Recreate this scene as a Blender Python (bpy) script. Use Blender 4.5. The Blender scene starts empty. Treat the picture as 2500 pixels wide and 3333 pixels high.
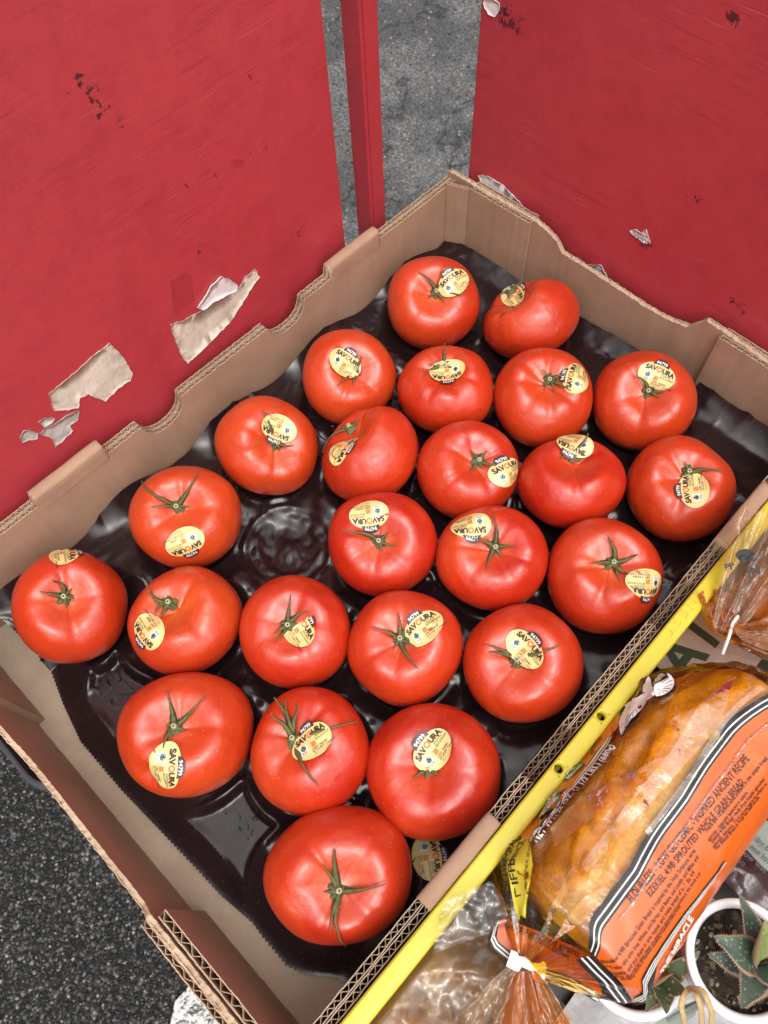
import bpy, bmesh, math, random
import numpy as np
from math import sin, cos, pi, exp, sqrt, atan2, radians
from mathutils import Vector, Matrix, noise
from mathutils.bvhtree import BVHTree

scene = bpy.context.scene
COL = scene.collection

# ------------------------------------------------------------------ camera
CAM_Z = 1.36
def _rot(a, b, g):
    return (Matrix.Rotation(g, 3, 'Z') @ Matrix.Rotation(a, 3, 'X') @ Matrix.Rotation(b, 3, 'Z'))
CAM_R = _rot(0.486803, -0.0698098, 2.391059 + pi)
cam_d = bpy.data.cameras.new('camera')
cam = bpy.data.objects.new('camera', cam_d)
COL.objects.link(cam)
cam.matrix_world = Matrix.Translation((0, 0, CAM_Z)) @ CAM_R.to_4x4()
cam_d.sensor_fit = 'VERTICAL'
cam_d.sensor_height = 36
cam_d.lens = 27.13
cam_d.clip_start = 0.02
cam_d.clip_end = 4000
cam_d.dof.use_dof = True
cam_d.dof.focus_distance = 0.62
cam_d.dof.aperture_fstop = 16
scene.camera = cam

# ------------------------------------------------------------------ sky, sun, exposure
SUN_EL, SUN_AZ = radians(66), radians(206)      # azimuth measured from +Y towards +X
world = bpy.data.worlds.new('World')
scene.world = world
world.use_nodes = True
wn = world.node_tree
wn.nodes.clear()
sky = wn.nodes.new('ShaderNodeTexSky')
sky.sky_type = 'NISHITA'
sky.sun_disc = False
sky.sun_elevation = SUN_EL
sky.sun_rotation = SUN_AZ
sky.air_density = 1.0
sky.dust_density = 9.0
hs = wn.nodes.new('ShaderNodeHueSaturation')
hs.inputs['Saturation'].default_value = 0.25
bgn = wn.nodes.new('ShaderNodeBackground')
bgn.inputs['Strength'].default_value = 0.13
wo = wn.nodes.new('ShaderNodeOutputWorld')
wn.links.new(sky.outputs[0], hs.inputs['Color'])
wn.links.new(hs.outputs[0], bgn.inputs['Color'])
wn.links.new(bgn.outputs[0], wo.inputs[0])
sun_d = bpy.data.lights.new('sun', 'SUN')
sun_d.energy = 1.25
sun_d.angle = radians(105)
sun_d.color = (1.0, 0.96, 0.9)
sun = bpy.data.objects.new('sun', sun_d)
COL.objects.link(sun)
sd = Vector((sin(SUN_AZ) * cos(SUN_EL), cos(SUN_AZ) * cos(SUN_EL), sin(SUN_EL)))
sun.rotation_euler = (-sd).to_track_quat('-Z', 'Y').to_euler()
scene.view_settings.view_transform = 'Standard'
scene.view_settings.look = 'None'
scene.view_settings.gamma = 1
scene.view_settings.exposure = 0.38
scene.view_settings.use_curve_mapping = False
scene.render.engine = 'CYCLES'
scene.cycles.transparent_max_bounces = 24
scene.cycles.max_bounces = 10

# ------------------------------------------------------------------ helpers
KD = 2500 / 1659.0
def ray(px, py):
    """direction through a point of the photograph (1659 x 2212 grid)"""
    return CAM_R @ Vector(((px * KD - 1250) / 2511.7, -(py * KD - 1666.5) / 2511.7, -1))
EYE = Vector((0, 0, CAM_Z))
def at(px, py, h):
    """the point at h metres below the eye on that line of sight"""
    r = ray(px, py)
    return EYE + r * (h / -r.z)

ORIG = {}
def origin_of(o):
    while o is not None:
        if o.name in ORIG:
            return ORIG[o.name]
        o = o.parent
    return Vector((0, 0, 0))

def thing(name, label, cat, loc=(0, 0, 0), group=None, kind=None):
    o = bpy.data.objects.new(name, None)
    COL.objects.link(o)
    o.empty_display_size = 0.02
    o.location = loc
    ORIG[o.name] = Vector(loc)
    o['label'] = label
    o['category'] = cat
    if group: o['group'] = group
    if kind: o['kind'] = kind
    return o

def mesh(name, verts, faces, mats, parent=None, smooth=True, midx=None, attrs=None, kind=None, label=None):
    L = origin_of(parent)
    lx, ly, lz = L
    me = bpy.data.meshes.new(name)
    me.from_pydata([(v[0] - lx, v[1] - ly, v[2] - lz) for v in verts], [], faces)
    if not isinstance(mats, (list, tuple)): mats = [mats]
    for m in mats: me.materials.append(m)
    if midx is not None: me.polygons.foreach_set('material_index', midx)
    if smooth: me.polygons.foreach_set('use_smooth', [True] * len(me.polygons))
    for k, vals in (attrs or {}).items():
        a = me.attributes.new(k, 'FLOAT', 'POINT')
        a.data.foreach_set('value', np.asarray(vals, dtype=np.float32))
    me.update()
    o = bpy.data.objects.new(name, me)
    COL.objects.link(o)
    if parent is not None: o.parent = parent
    if kind: o['kind'] = kind
    if label: o['label'] = label
    return o

class MB:
    """collects shapes into one mesh"""
    def __init__(s): s.v, s.f, s.m = [], [], []
    def add(s, vs, fs, mi=0):
        b = len(s.v); s.v.extend([tuple(p) for p in vs])
        for f in fs: s.f.append(tuple(b + i for i in f)); s.m.append(mi)
    def box(s, x0, x1, y0, y1, z0, z1, mi=0):
        v = [(x, y, z) for z in (z0, z1) for y in (y0, y1) for x in (x0, x1)]
        s.add(v, [(0, 2, 3, 1), (4, 5, 7, 6), (0, 1, 5, 4), (2, 6, 7, 3), (0, 4, 6, 2), (1, 3, 7, 5)], mi)
    def grid(s, P, mi=0, closed_u=False, closed_v=False):
        n, m = len(P), len(P[0])
        fs = []
        for i in range(n if closed_u else n - 1):
            for j in range(m if closed_v else m - 1):
                a, b = i, (i + 1) % n
                c, d = j, (j + 1) % m
                fs.append((a * m + c, b * m + c, b * m + d, a * m + d))
        s.add([p for r in P for p in r], fs, mi)
    def tube(s, pts, rad, n=8, mi=0, flat=1.0, nrm=None):
        rings = []
        for i, p in enumerate(pts):
            p = Vector(p)
            d = Vector(pts[min(i + 1, len(pts) - 1)]) - Vector(pts[max(i - 1, 0)])
            if d.length < 1e-9: d = Vector((0, 0, 1))
            d.normalize()
            up = Vector(nrm[i]) if nrm else (Vector((0, 0, 1)) if abs(d.z) < .9 else Vector((1, 0, 0)))
            sd_ = d.cross(up)
            sd_.normalize()
            up = sd_.cross(d)
            r = rad[i] if isinstance(rad, (list, tuple)) else rad
            rings.append([p + sd_ * (r * cos(2 * pi * k / n)) + up * (r * flat * sin(2 * pi * k / n)) for k in range(n)])
        b = len(s.v)
        s.grid(rings, mi, closed_v=True)
        s.f.append(tuple(b + k for k in range(n))[::-1]); s.m.append(mi)
        s.f.append(tuple(b + (len(pts) - 1) * n + k for k in range(n))); s.m.append(mi)
    def build(s, name, mats, parent=None, smooth=True, **kw):
        return mesh(name, s.v, s.f, mats, parent, smooth, midx=s.m, **kw)

# ---- node material helper
def new_mat(name):
    m = bpy.data.materials.new(name)
    m.use_nodes = True
    nt = m.node_tree
    for n in list(nt.nodes): nt.nodes.remove(n)
    out = nt.nodes.new('ShaderNodeOutputMaterial')
    return m, nt, out
class NT:
    def __init__(s, nt): s.nt = nt
    def n(s, typ, ins=None, **props):
        nd = s.nt.nodes.new(typ)
        for k, v in props.items(): setattr(nd, k, v)
        for k, v in (ins or {}).items():
            sock = nd.inputs[k]
            if hasattr(v, 'is_linked') or hasattr(v, 'links'): s.nt.links.new(v, sock)
            else: sock.default_value = v
        return nd
    def math(s, op, a, b=0.0, clamp=False):
        nd = s.nt.nodes.new('ShaderNodeMath'); nd.operation = op; nd.use_clamp = clamp
        for i, v in enumerate((a, b)):
            if hasattr(v, 'links'): s.nt.links.new(v, nd.inputs[i])
            else: nd.inputs[i].default_value = v
        return nd.outputs[0]
    def mix(s, f, a, b, blend='MIX'):
        nd = s.nt.nodes.new('ShaderNodeMix'); nd.data_type = 'RGBA'; nd.blend_type = blend
        for sock, v in ((nd.inputs[0], f), (nd.inputs[6], a), (nd.inputs[7], b)):
            if hasattr(v, 'links'): s.nt.links.new(v, sock)
            elif isinstance(v, (int, float)): sock.default_value = v
            else: sock.default_value = (*v, 1) if len(v) == 3 else v
        return nd.outputs[2]
    def ramp(s, fac, stops, interp='LINEAR'):
        nd = s.nt.nodes.new('ShaderNodeValToRGB')
        nd.color_ramp.interpolation = interp
        e = nd.color_ramp.elements
        while len(e) < len(stops): e.new(0.5)
        for el, (p, c) in zip(e, stops):
            el.position = p
            el.color = (c, c, c, 1) if isinstance(c, (int, float)) else (*c, 1)
        s.nt.links.new(fac, nd.inputs[0])
        return nd.outputs[0]
    def noise(s, scale, detail=3, rough=.55, vec=None, dist=0.0):
        ins = {'Scale': scale, 'Detail': detail, 'Roughness': rough, 'Distortion': dist}
        if vec is not None: ins['Vector'] = vec
        return s.n('ShaderNodeTexNoise', ins).outputs[0]
    def voro(s, scale, vec=None, feature='F1', rnd=1.0):
        ins = {'Scale': scale, 'Randomness': rnd}
        if vec is not None: ins['Vector'] = vec
        return s.n('ShaderNodeTexVoronoi', ins, feature=feature)
    def bump(s, h, strength=.3, dist=.001, normal=None):
        ins = {'Height': h, 'Strength': strength, 'Distance': dist}
        if normal is not None: ins['Normal'] = normal
        return s.n('ShaderNodeBump', ins).outputs[0]
    def obj(s): return s.n('ShaderNodeTexCoord').outputs['Object']
    def attr(s, name): return s.n('ShaderNodeAttribute', attribute_name=name).outputs['Fac']

def principled(name, color, rough=.5, spec=.5, metal=0.0, coat=0.0, bump=None, var=0.0, vscale=60, sss=0.0):
    """plain painted or printed stuff with slight colour variation"""
    m, nt, out = new_mat(name)
    t = NT(nt)
    p = t.n('ShaderNodeBsdfPrincipled', {'Roughness': rough, 'Specular IOR Level': spec, 'Metallic': metal, 'Coat Weight': coat})
    if var:
        n_ = t.noise(vscale, 4, .6, t.obj())
        c = t.mix(t.ramp(n_, [(.3, 0.0), (.7, 1.0)]), [max(0, k * (1 - var)) for k in color], [min(1, k * (1 + var)) for k in color])
        nt.links.new(c, p.inputs['Base Color'])
    else:
        p.inputs['Base Color'].default_value = (*color, 1)
    if bump:
        nt.links.new(t.bump(t.noise(bump[0], 4, .6, t.obj()), bump[1], bump[2]), p.inputs['Normal'])
    if sss:
        p.inputs['Subsurface Weight'].default_value = sss
        p.inputs['Subsurface Scale'].default_value = .003
    nt.links.new(p.outputs[0], out.inputs[0])
    return m

# ------------------------------------------------------------------ materials
def mat_tomato():
    m, nt, out = new_mat('tomato_skin'); t = NT(nt)
    oi = t.n('ShaderNodeObjectInfo')
    vec = t.n('ShaderNodeVectorMath', {0: t.obj(), 1: oi.outputs['Random']}, operation='ADD').outputs[0]
    big = t.noise(22, 3, .5, vec)
    base = t.mix(t.ramp(big, [(.35, 0.0), (.68, 1.0)]), (.42, .013, .004), (.53, .030, .006))
    rnd = t.math('MULTIPLY', oi.outputs['Random'], .85)
    base = t.mix(rnd, base, (.53, .058, .009))
    pale = t.math('MULTIPLY', t.ramp(t.noise(9, 2, .5, vec), [(.52, 0.0), (.68, 1.0)]), .35)
    base = t.mix(pale, base, (.58, .085, .016))
    sh = t.math('MULTIPLY', t.attr('shoulder'), t.ramp(t.noise(90, 3, .6, vec), [(.3, .25), (.7, 1.0)]))
    base = t.mix(t.math('MULTIPLY', sh, .55), base, (.66, .16, .02))
    base = t.mix(t.math('MULTIPLY', t.attr('scar'), .45), base, (.72, .16, .10))
    fl = t.voro(900, vec)
    spk = t.math('MULTIPLY', t.math('LESS_THAN', fl.outputs['Distance'], .16), t.math('GREATER_THAN', t.noise(120, 2, .5, vec), .56))
    base = t.mix(t.math('MULTIPLY', spk, .22), base, (.85, .45, .25))
    dust = t.math('MULTIPLY', t.math('LESS_THAN', t.voro(260, vec).outputs['Distance'], .075), .5)
    base = t.mix(dust, base, (.8, .62, .5))
    ro = t.math('ADD', t.math('MULTIPLY', t.noise(60, 3, .6, vec), .14), .27)
    h1 = t.noise(75, 2, .5, vec)
    nb = t.bump(h1, .5, .0022)
    nb = t.bump(t.noise(28, 2, .5, vec), .5, .006, nb)
    nb = t.bump(t.noise(1100, 2, .5, vec), .05, .0005, nb)
    nb = t.bump(t.math('MULTIPLY', t.noise(420, 4, .7, vec), t.attr('scar')), .6, .002, nb)
    p = t.n('ShaderNodeBsdfPrincipled', {'Base Color': base, 'Roughness': ro, 'Normal': nb, 'Specular IOR Level': .8,
        'Subsurface Weight': .12, 'Subsurface Radius': (1.0, .25, .1), 'Subsurface Scale': .004})
    nt.links.new(p.outputs[0], out.inputs[0])
    return m

def mat_calyx():
    m, nt, out = new_mat('calyx_green'); t = NT(nt)
    oi = t.n('ShaderNodeObjectInfo')
    n_ = t.noise(260, 4, .65, t.obj())
    c = t.mix(t.ramp(n_, [(.3, 0.0), (.72, 1.0)]), (.035, .055, .018), (.12, .145, .045))
    c = t.mix(t.math('MULTIPLY', oi.outputs['Random'], .5), c, (.17, .135, .055))
    c = t.mix(t.math('MULTIPLY', t.ramp(t.noise(110, 4, .7, t.obj()), [(.5, 0.0), (.7, 1.0)]), .5), c, (.10, .06, .03))
    c = t.mix(t.attr('tip'), c, (.16, .10, .05))
    p = t.n('ShaderNodeBsdfPrincipled', {'Base Color': c, 'Roughness': .6, 'Specular IOR Level': .35,
        'Normal': t.bump(t.noise(900, 3, .6, t.obj()), .5, .0006)})
    nt.links.new(p.outputs[0], out.inputs[0])
    return m

def mat_card(name, c0, c1, speck=.25):
    m, nt, out = new_mat(name); t = NT(nt)
    v = t.obj()
    n_ = t.noise(30, 5, .6, v)
    c = t.mix(t.ramp(n_, [(.3, 0.0), (.7, 1.0)]), c0, c1)
    c = t.mix(t.math('MULTIPLY', t.ramp(t.noise(8, 5, .65, v), [(.48, 0.0), (.72, 1.0)]), .35), c, [k * .62 for k in c0])
    st = t.n('ShaderNodeMapping', {'Vector': v, 'Scale': (1, 1, 7)}).outputs[0]
    fib = t.noise(500, 3, .7, st)
    c = t.mix(t.math('MULTIPLY', t.ramp(fib, [(.45, 0.0), (.75, 1.0)]), speck), c, [k * .6 for k in c0])
    fl = t.math('LESS_THAN', t.voro(420, v).outputs['Distance'], .1)
    c = t.mix(t.math('MULTIPLY', fl, .35), c, [k * .45 for k in c0])
    p = t.n('ShaderNodeBsdfPrincipled', {'Base Color': c, 'Roughness': .82, 'Specular IOR Level': .25,
        'Normal': t.bump(t.noise(700, 4, .7, v), .25, .0006, t.bump(t.noise(25, 3, .5, v), .3, .002))})
    nt.links.new(p.outputs[0], out.inputs[0])
    return m

def mat_tray():
    m, nt, out = new_mat('dark_plastic'); t = NT(nt)
    v = t.obj()
    c = t.mix(t.ramp(t.noise(18, 3, .5, v), [(.3, 0.0), (.7, 1.0)]), (.011, .0055, .0062), (.018, .009, .010))
    d = t.math('MULTIPLY', t.math('LESS_THAN', t.voro(330, v).outputs['Distance'], .07), t.math('GREATER_THAN', t.noise(35, 2, .5, v), .5))
    c = t.mix(t.math('MULTIPLY', d, .7), c, (.35, .3, .27))
    st = t.n('ShaderNodeMapping', {'Vector': v, 'Rotation': (0, 0, .6), 'Scale': (8, 90, 1)}).outputs[0]
    scr = t.ramp(t.noise(14, 3, .6, st), [(.66, 0.0), (.72, 1.0)])
    c = t.mix(t.math('MULTIPLY', scr, .12), c, (.16, .13, .13))
    ro = t.math('ADD', t.math('MULTIPLY', t.noise(40, 3, .6, v), .16), .14)
    nb = t.bump(t.noise(26, 2, .5, v, .6), .3, .003)
    nb = t.bump(t.noise(900, 2, .5, v), .06, .0004, nb)
    p = t.n('ShaderNodeBsdfPrincipled', {'Base Color': c, 'Roughness': ro, 'Normal': nb, 'Specular IOR Level': .5})
    nt.links.new(p.outputs[0], out.inputs[0])
    return m

def mat_red(name, ax, spots, streaks=()):
    """scuffed red paint. ax: which object axes span the face"""
    m, nt, out = new_mat(name); t = NT(nt)
    v = t.n('ShaderNodeNewGeometry').outputs['Position']
    sep = t.n('ShaderNodeSeparateXYZ', {0: v})
    U = sep.outputs['XYZ'.index(ax)]; Z = sep.outputs[2]
    c = t.mix(t.ramp(t.noise(3.5, 5, .6, v), [(.3, 0.0), (.7, 1.0)]), (.42, .036, .050), (.49, .052, .064))
    c = t.mix(t.math('MULTIPLY', t.ramp(t.noise(45, 6, .75, v), [(.45, 0.0), (.8, 1.0)]), .4), c, (.25, .018, .026))
    c = t.mix(t.math('MULTIPLY', t.ramp(t.noise(11, 6, .7, v), [(.50, 0.0), (.75, 1.0)]), .45), c, (.30, .022, .030))
    c = t.mix(t.math('MULTIPLY', t.ramp(t.noise(330, 3, .7, v), [(.60, 0.0), (.72, 1.0)]), .25), c, (.62, .16, .17))
    # fine scratches, mostly slanted
    for rot, sc, th, col, am in ((.5, 9, .665, (.60, .20, .20), .35), (-.9, 7, .655, (.18, .012, .02), .45), (1.25, 12, .645, (.2, .015, .02), .4), (1.45, 5, .64, (.24, .018, .024), .4)):
        r = (0, 0, 0)
        mp = t.n('ShaderNodeCombineXYZ', {0: U, 1: Z})
        mp = t.n('ShaderNodeMapping', {'Vector': mp.outputs[0], 'Rotation': (0, 0, rot), 'Scale': (2, 90, 1)}).outputs[0]
        s_ = t.ramp(t.noise(sc, 2, .5, mp), [(th, 0.0), (th + .03, 1.0)])
        s_ = t.math('MULTIPLY', s_, t.ramp(t.noise(6, 3, .5, v), [(.5, 0.0), (.6, 1.0)]))
        c = t.mix(t.math('MULTIPLY', s_, am), c, col)
    dk = t.ramp(t.noise(130, 5, .75, v), [(.68, 0.0), (.74, 1.0)])
    dk = t.math('MULTIPLY', dk, t.ramp(t.noise(9, 3, .6, v), [(.5, 0.0), (.62, 1.0)]))
    c = t.mix(t.math('MULTIPLY', dk, .5), c, (.09, .014, .02))
    for (u0, z0, ru, rz, th, col, sc) in spots:
        du = t.math('DIVIDE', t.math('SUBTRACT', U, u0), ru)
        dz = t.math('DIVIDE', t.math('SUBTRACT', Z, z0), rz)
        d2 = t.math('ADD', t.math('MULTIPLY', du, du), t.math('MULTIPLY', dz, dz))
        fall = t.math('SUBTRACT', 1.0, d2, True)
        k = t.math('ADD', t.noise(sc, 5, .7, v), t.math('MULTIPLY', fall, .2))
        k = t.math('MULTIPLY', t.ramp(k, [(th, 0.0), (th + .04, 1.0)]), t.math('GREATER_THAN', fall, 0.0))
        c = t.mix(t.math('MULTIPLY', k, .85), c, col)
    ro = t.math('ADD', t.math('MULTIPLY', t.noise(12, 4, .6, v), .2), .36)
    nb = t.bump(t.noise(260, 4, .65, v), .12, .0012, t.bump(t.noise(7, 3, .5, v), .15, .006))
    p = t.n('ShaderNodeBsdfPrincipled', {'Base Color': c, 'Roughness': ro, 'Normal': nb, 'Specular IOR Level': .5})
    nt.links.new(p.outputs[0], out.inputs[0])
    return m

def mat_asphalt():
    m, nt, out = new_mat('asphalt'); t = NT(nt)
    v = t.n('ShaderNodeNewGeometry').outputs['Position']
    sep = t.n('ShaderNodeSeparateXYZ', {0: v})
    # person's and cart's shade painted into the near asphalt; paler tone beyond the stall
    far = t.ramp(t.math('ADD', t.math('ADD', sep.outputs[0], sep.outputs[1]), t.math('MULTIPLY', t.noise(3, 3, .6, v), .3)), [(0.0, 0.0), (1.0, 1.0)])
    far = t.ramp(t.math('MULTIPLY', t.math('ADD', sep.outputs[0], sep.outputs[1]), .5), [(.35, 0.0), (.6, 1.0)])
    vo = t.voro(210, v)
    cell = t.n('ShaderNodeSeparateColor', {0: vo.outputs['Color']}).outputs[0]
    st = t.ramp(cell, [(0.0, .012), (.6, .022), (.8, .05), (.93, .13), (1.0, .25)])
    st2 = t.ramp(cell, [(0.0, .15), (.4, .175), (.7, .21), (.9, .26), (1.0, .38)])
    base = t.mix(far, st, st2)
    blot = t.ramp(t.noise(3.2, 6, .68, v), [(.44, 0.0), (.56, 1.0)])
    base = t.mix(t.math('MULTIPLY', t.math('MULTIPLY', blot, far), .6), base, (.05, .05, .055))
    ck = t.math('ABSOLUTE', t.math('SUBTRACT', t.noise(1.7, 5, .62, v, .4), .5))
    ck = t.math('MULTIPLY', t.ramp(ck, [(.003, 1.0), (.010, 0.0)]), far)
    base = t.mix(t.math('MULTIPLY', ck, .75), base, (.03, .03, .032))
    edge = t.ramp(vo.outputs['Distance'], [(.25, 1.0), (.75, .35)])
    base = t.mix(1.0, base, edge, 'MULTIPLY')
    base = t.mix(t.math('MULTIPLY', t.math('GREATER_THAN', t.noise(300, 2, .5, v), .62), .35), base, (.26, .23, .2))
    hgt = t.math('ADD', t.math('MULTIPLY', t.ramp(vo.outputs['Distance'], [(.1, 1.0), (.7, 0.0)]), .8), t.math('MULTIPLY', t.noise(520, 3, .6, v), .4))
    p = t.n('ShaderNodeBsdfPrincipled', {'Base Color': base, 'Roughness': .8, 'Specular IOR Level': .3, 'Normal': t.bump(hgt, .8, .004)})
    nt.links.new(p.outputs[0], out.inputs[0])
    return m

def mat_film(name, tint, haze, hazecol=(.9, .85, .8), rough=.09, bscale=60, bstr=.5, use_attr=False, refl=1.5):
    m, nt, out = new_mat(name); t = NT(nt)
    v = t.obj()
    nb = t.bump(t.noise(bscale, 3, .55, v, 1.2), bstr, .003)
    nb = t.bump(t.noise(bscale * 4, 2, .5, v, .8), bstr * .5, .0012, nb)
    tcol = (*tint, 1)
    if use_attr:
        tc = t.mix(t.attr('clear'), tint, (.96, .93, .90))
        tr = t.n('ShaderNodeBsdfTransparent', {'Color': tc})
    else:
        tr = t.n('ShaderNodeBsdfTransparent', {'Color': tcol})
    gl = t.n('ShaderNodeBsdfGlossy', {'Color': (1, 1, 1, 1), 'Roughness': rough, 'Normal': nb})
    fr = t.n('ShaderNodeFresnel', {'IOR': 1.5, 'Normal': nb}).outputs[0]
    fac = t.math('ADD', t.math('MULTIPLY', fr, refl), .015, True)
    df = t.n('ShaderNodeBsdfDiffuse', {'Color': (*hazecol, 1)})
    tl = t.n('ShaderNodeBsdfTranslucent', {'Color': (*hazecol, 1)})
    dt = t.n('ShaderNodeMixShader', {0: .4, 1: df.outputs[0], 2: tl.outputs[0]})
    hz = t.math('MULTIPLY', t.ramp(t.noise(bscale * .6, 4, .6, v, .8), [(.35, .25), (.7, 1.0)]), haze)
    if use_attr: hz = t.math('ADD', hz, t.math('MULTIPLY', t.attr('clear'), .08))
    a = t.n('ShaderNodeMixShader', {0: hz, 1: tr.outputs[0], 2: dt.outputs[0]})
    b = t.n('ShaderNodeMixShader', {0: fac, 1: a.outputs[0], 2: gl.outputs[0]})
    nt.links.new(b.outputs[0], out.inputs[0])
    return m

def mat_bread():
    m, nt, out = new_mat('bread_crust'); t = NT(nt)
    v = t.obj()
    c = t.mix(t.ramp(t.noise(150, 6, .75, v), [(.3, 0.0), (.7, 1.0)]), (.54, .31, .06), (.84, .55, .14))
    c = t.mix(t.math('MULTIPLY', t.ramp(t.noise(14, 3, .5, v), [(.4, 0.0), (.7, 1.0)]), .15), c, (.45, .24, .06))
    c = t.mix(t.math('MULTIPLY', t.math('LESS_THAN', t.voro(140, v).outputs['Distance'], .16), .7), c, (.75, .5, .2))
    p = t.n('ShaderNodeBsdfPrincipled', {'Base Color': c, 'Roughness': .8, 'Normal': t.bump(t.noise(120, 5, .7, v), .8, .004)})
    nt.links.new(p.outputs[0], out.inputs[0])
    return m

def mat_soil():
    m, nt, out = new_mat('potting_soil'); t = NT(nt)
    v = t.obj()
    vo = t.voro(260, v)
    cell = t.n('ShaderNodeSeparateColor', {0: vo.outputs['Color']}).outputs[0]
    c = t.ramp(cell, [(0.0, (.012, .008, .005)), (.6, (.04, .026, .015)), (.88, (.10, .07, .04)), (1.0, (.3, .24, .16))])
    p = t.n('ShaderNodeBsdfPrincipled', {'Base Color': c, 'Roughness': .9, 'Normal': t.bump(t.noise(250, 5, .7, v), 1.0, .006)})
    nt.links.new(p.outputs[0], out.inputs[0])
    return m

def mat_leaf(name, c0, c1, spot, sscale):
    m, nt, out = new_mat(name); t = NT(nt)
    v = t.obj()
    c = t.mix(t.ramp(t.noise(60, 3, .5, v), [(.3, 0.0), (.7, 1.0)]), c0, c1)
    sp = t.ramp(t.voro(sscale, v).outputs['Distance'], [(.22, 1.0), (.34, 0.0)])
    sp = t.math('MULTIPLY', sp, t.ramp(t.noise(170, 2, .5, v), [(.42, 0.0), (.52, 1.0)]))
    c = t.mix(t.math('MULTIPLY', sp, .75), c, spot)
    c = t.mix(t.attr('edge'), c, (.42, .24, .17))
    p = t.n('ShaderNodeBsdfPrincipled', {'Base Color': c, 'Roughness': .5, 'Normal': t.bump(t.noise(300, 3, .6, v), .2, .001)})
    nt.links.new(p.outputs[0], out.inputs[0])
    return m

def mat_yellow():
    m, nt, out = new_mat('yellow_plastic'); t = NT(nt)
    v = t.obj()
    c = t.mix(t.ramp(t.noise(20, 3, .5, v), [(.3, 0.0), (.7, 1.0)]), (.54, .44, .030), (.60, .50, .042))
    mp = t.n('ShaderNodeMapping', {'Vector': v, 'Rotation': (0, 0, .9), 'Scale': (20, 150, 20)}).outputs[0]
    s_ = t.ramp(t.noise(9, 3, .6, mp), [(.70, 0.0), (.73, 1.0)])
    c = t.mix(t.math('MULTIPLY', s_, .55), c, (.16, .14, .02))
    p = t.n('ShaderNodeBsdfPrincipled', {'Base Color': c, 'Roughness': .33, 'Specular IOR Level': .45, 'Normal': t.bump(t.noise(130, 3, .6, v), .12, .001)})
    nt.links.new(p.outputs[0], out.inputs[0])
    return m

def mat_paper(name, c0, c1, rough=.75):
    m, nt, out = new_mat(name); t = NT(nt)
    v = t.obj()
    c = t.mix(t.ramp(t.noise(38, 5, .7, v), [(.35, 0.0), (.68, 1.0)]), c0, c1)
    p = t.n('ShaderNodeBsdfPrincipled', {'Base Color': c, 'Roughness': rough, 'Normal': t.bump(t.noise(75, 5, .65, v, 1.0), .4, .002)})
    nt.links.new(p.outputs[0], out.inputs[0])
    return m

M_TOM = mat_tomato()
M_CAL = mat_calyx()
M_STUB = principled('stem_cut', (.42, .40, .26), .7)
M_STUBD = principled('stem_core', (.05, .055, .03), .8)
M_CARD = mat_card('kraft_board', (.35, .215, .142), (.42, .265, .18))
M_CARDE = mat_card('kraft_edge', (.42, .30, .20), (.55, .41, .29), .15)
M_FLOOR = mat_card('kraft_floor', (.40, .31, .225), (.50, .395, .295))
M_TRAY = mat_tray()
M_GOLD = principled('sticker_gold', (.76, .56, .235), .42, .5, coat=.2, var=.12, vscale=90, bump=(120, .12, .001))
M_PLUM = principled('sticker_plum', (.045, .026, .034), .4)
M_WHT = principled('print_white', (.78, .77, .74), .5)
M_INK = principled('print_dark', (.05, .028, .022), .5)
M_ORG = principled('print_orange', (.72, .17, .05), .5)
M_GRN = principled('print_green', (.06, .17, .04), .5)
M_BLK = principled('print_black', (.014, .013, .016), .35)
M_BROWN = principled('print_brown', (.22, .13, .05), .5)
M_YEL = mat_yellow()
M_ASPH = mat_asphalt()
M_BREAD = mat_bread()

# ------------------------------------------------------------------ lettering
_tc = {}
def text2d(body, size=1.0, bold=0.0, align='CENTER', space=1.0, res=3):
    """flat triangles of a line of lettering, baseline at v=0"""
    key = (body, size, bold, align, space, res)
    if key in _tc: return _tc[key]
    cu = bpy.data.curves.new('lettering', 'FONT')
    cu.body = body; cu.size = size; cu.align_x = align; cu.resolution_u = res
    cu.offset = bold * size; cu.space_character = space
    ob = bpy.data.objects.new('lettering_tmp', cu)
    COL.objects.link(ob)
    dg = bpy.context.evaluated_depsgraph_get()
    me = bpy.data.meshes.new_from_object(ob.evaluated_get(dg))
    me.calc_loop_triangles()
    vs = [(v.co.x, v.co.y) for v in me.vertices]
    fs = [tuple(tr.vertices) for tr in me.loop_triangles]
    bpy.data.objects.remove(ob); bpy.data.curves.remove(cu); bpy.data.meshes.remove(me)
    _tc[key] = (vs, fs)
    return _tc[key]
def disc2d(cx, cy, rx, ry, n=20, a0=0, a1=2 * pi):
    vs = [(cx, cy)] + [(cx + rx * cos(a0 + (a1 - a0) * k / n), cy + ry * sin(a0 + (a1 - a0) * k / n)) for k in range(n + 1)]
    return vs, [(0, k + 1, k + 2) for k in range(n)]
def ring2d(cx, cy, r0, r1, n=20, a0=0, a1=2 * pi):
    vs = []
    for k in range(n + 1):
        a = a0 + (a1 - a0) * k / n
        vs += [(cx + r0 * cos(a), cy + r0 * sin(a)), (cx + r1 * cos(a), cy + r1 * sin(a))]
    return vs, [(2 * k, 2 * k + 1, 2 * k + 3, 2 * k + 2) for k in range(n)]
def rect2d(u0, u1, v0, v1, nu=1, nv=1):
    vs = [(u0 + (u1 - u0) * i / nu, v0 + (v1 - v0) * j / nv) for j in range(nv + 1) for i in range(nu + 1)]
    return vs, [(j * (nu + 1) + i, j * (nu + 1) + i + 1, (j + 1) * (nu + 1) + i + 1, (j + 1) * (nu + 1) + i) for j in range(nv) for i in range(nu)]
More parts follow.
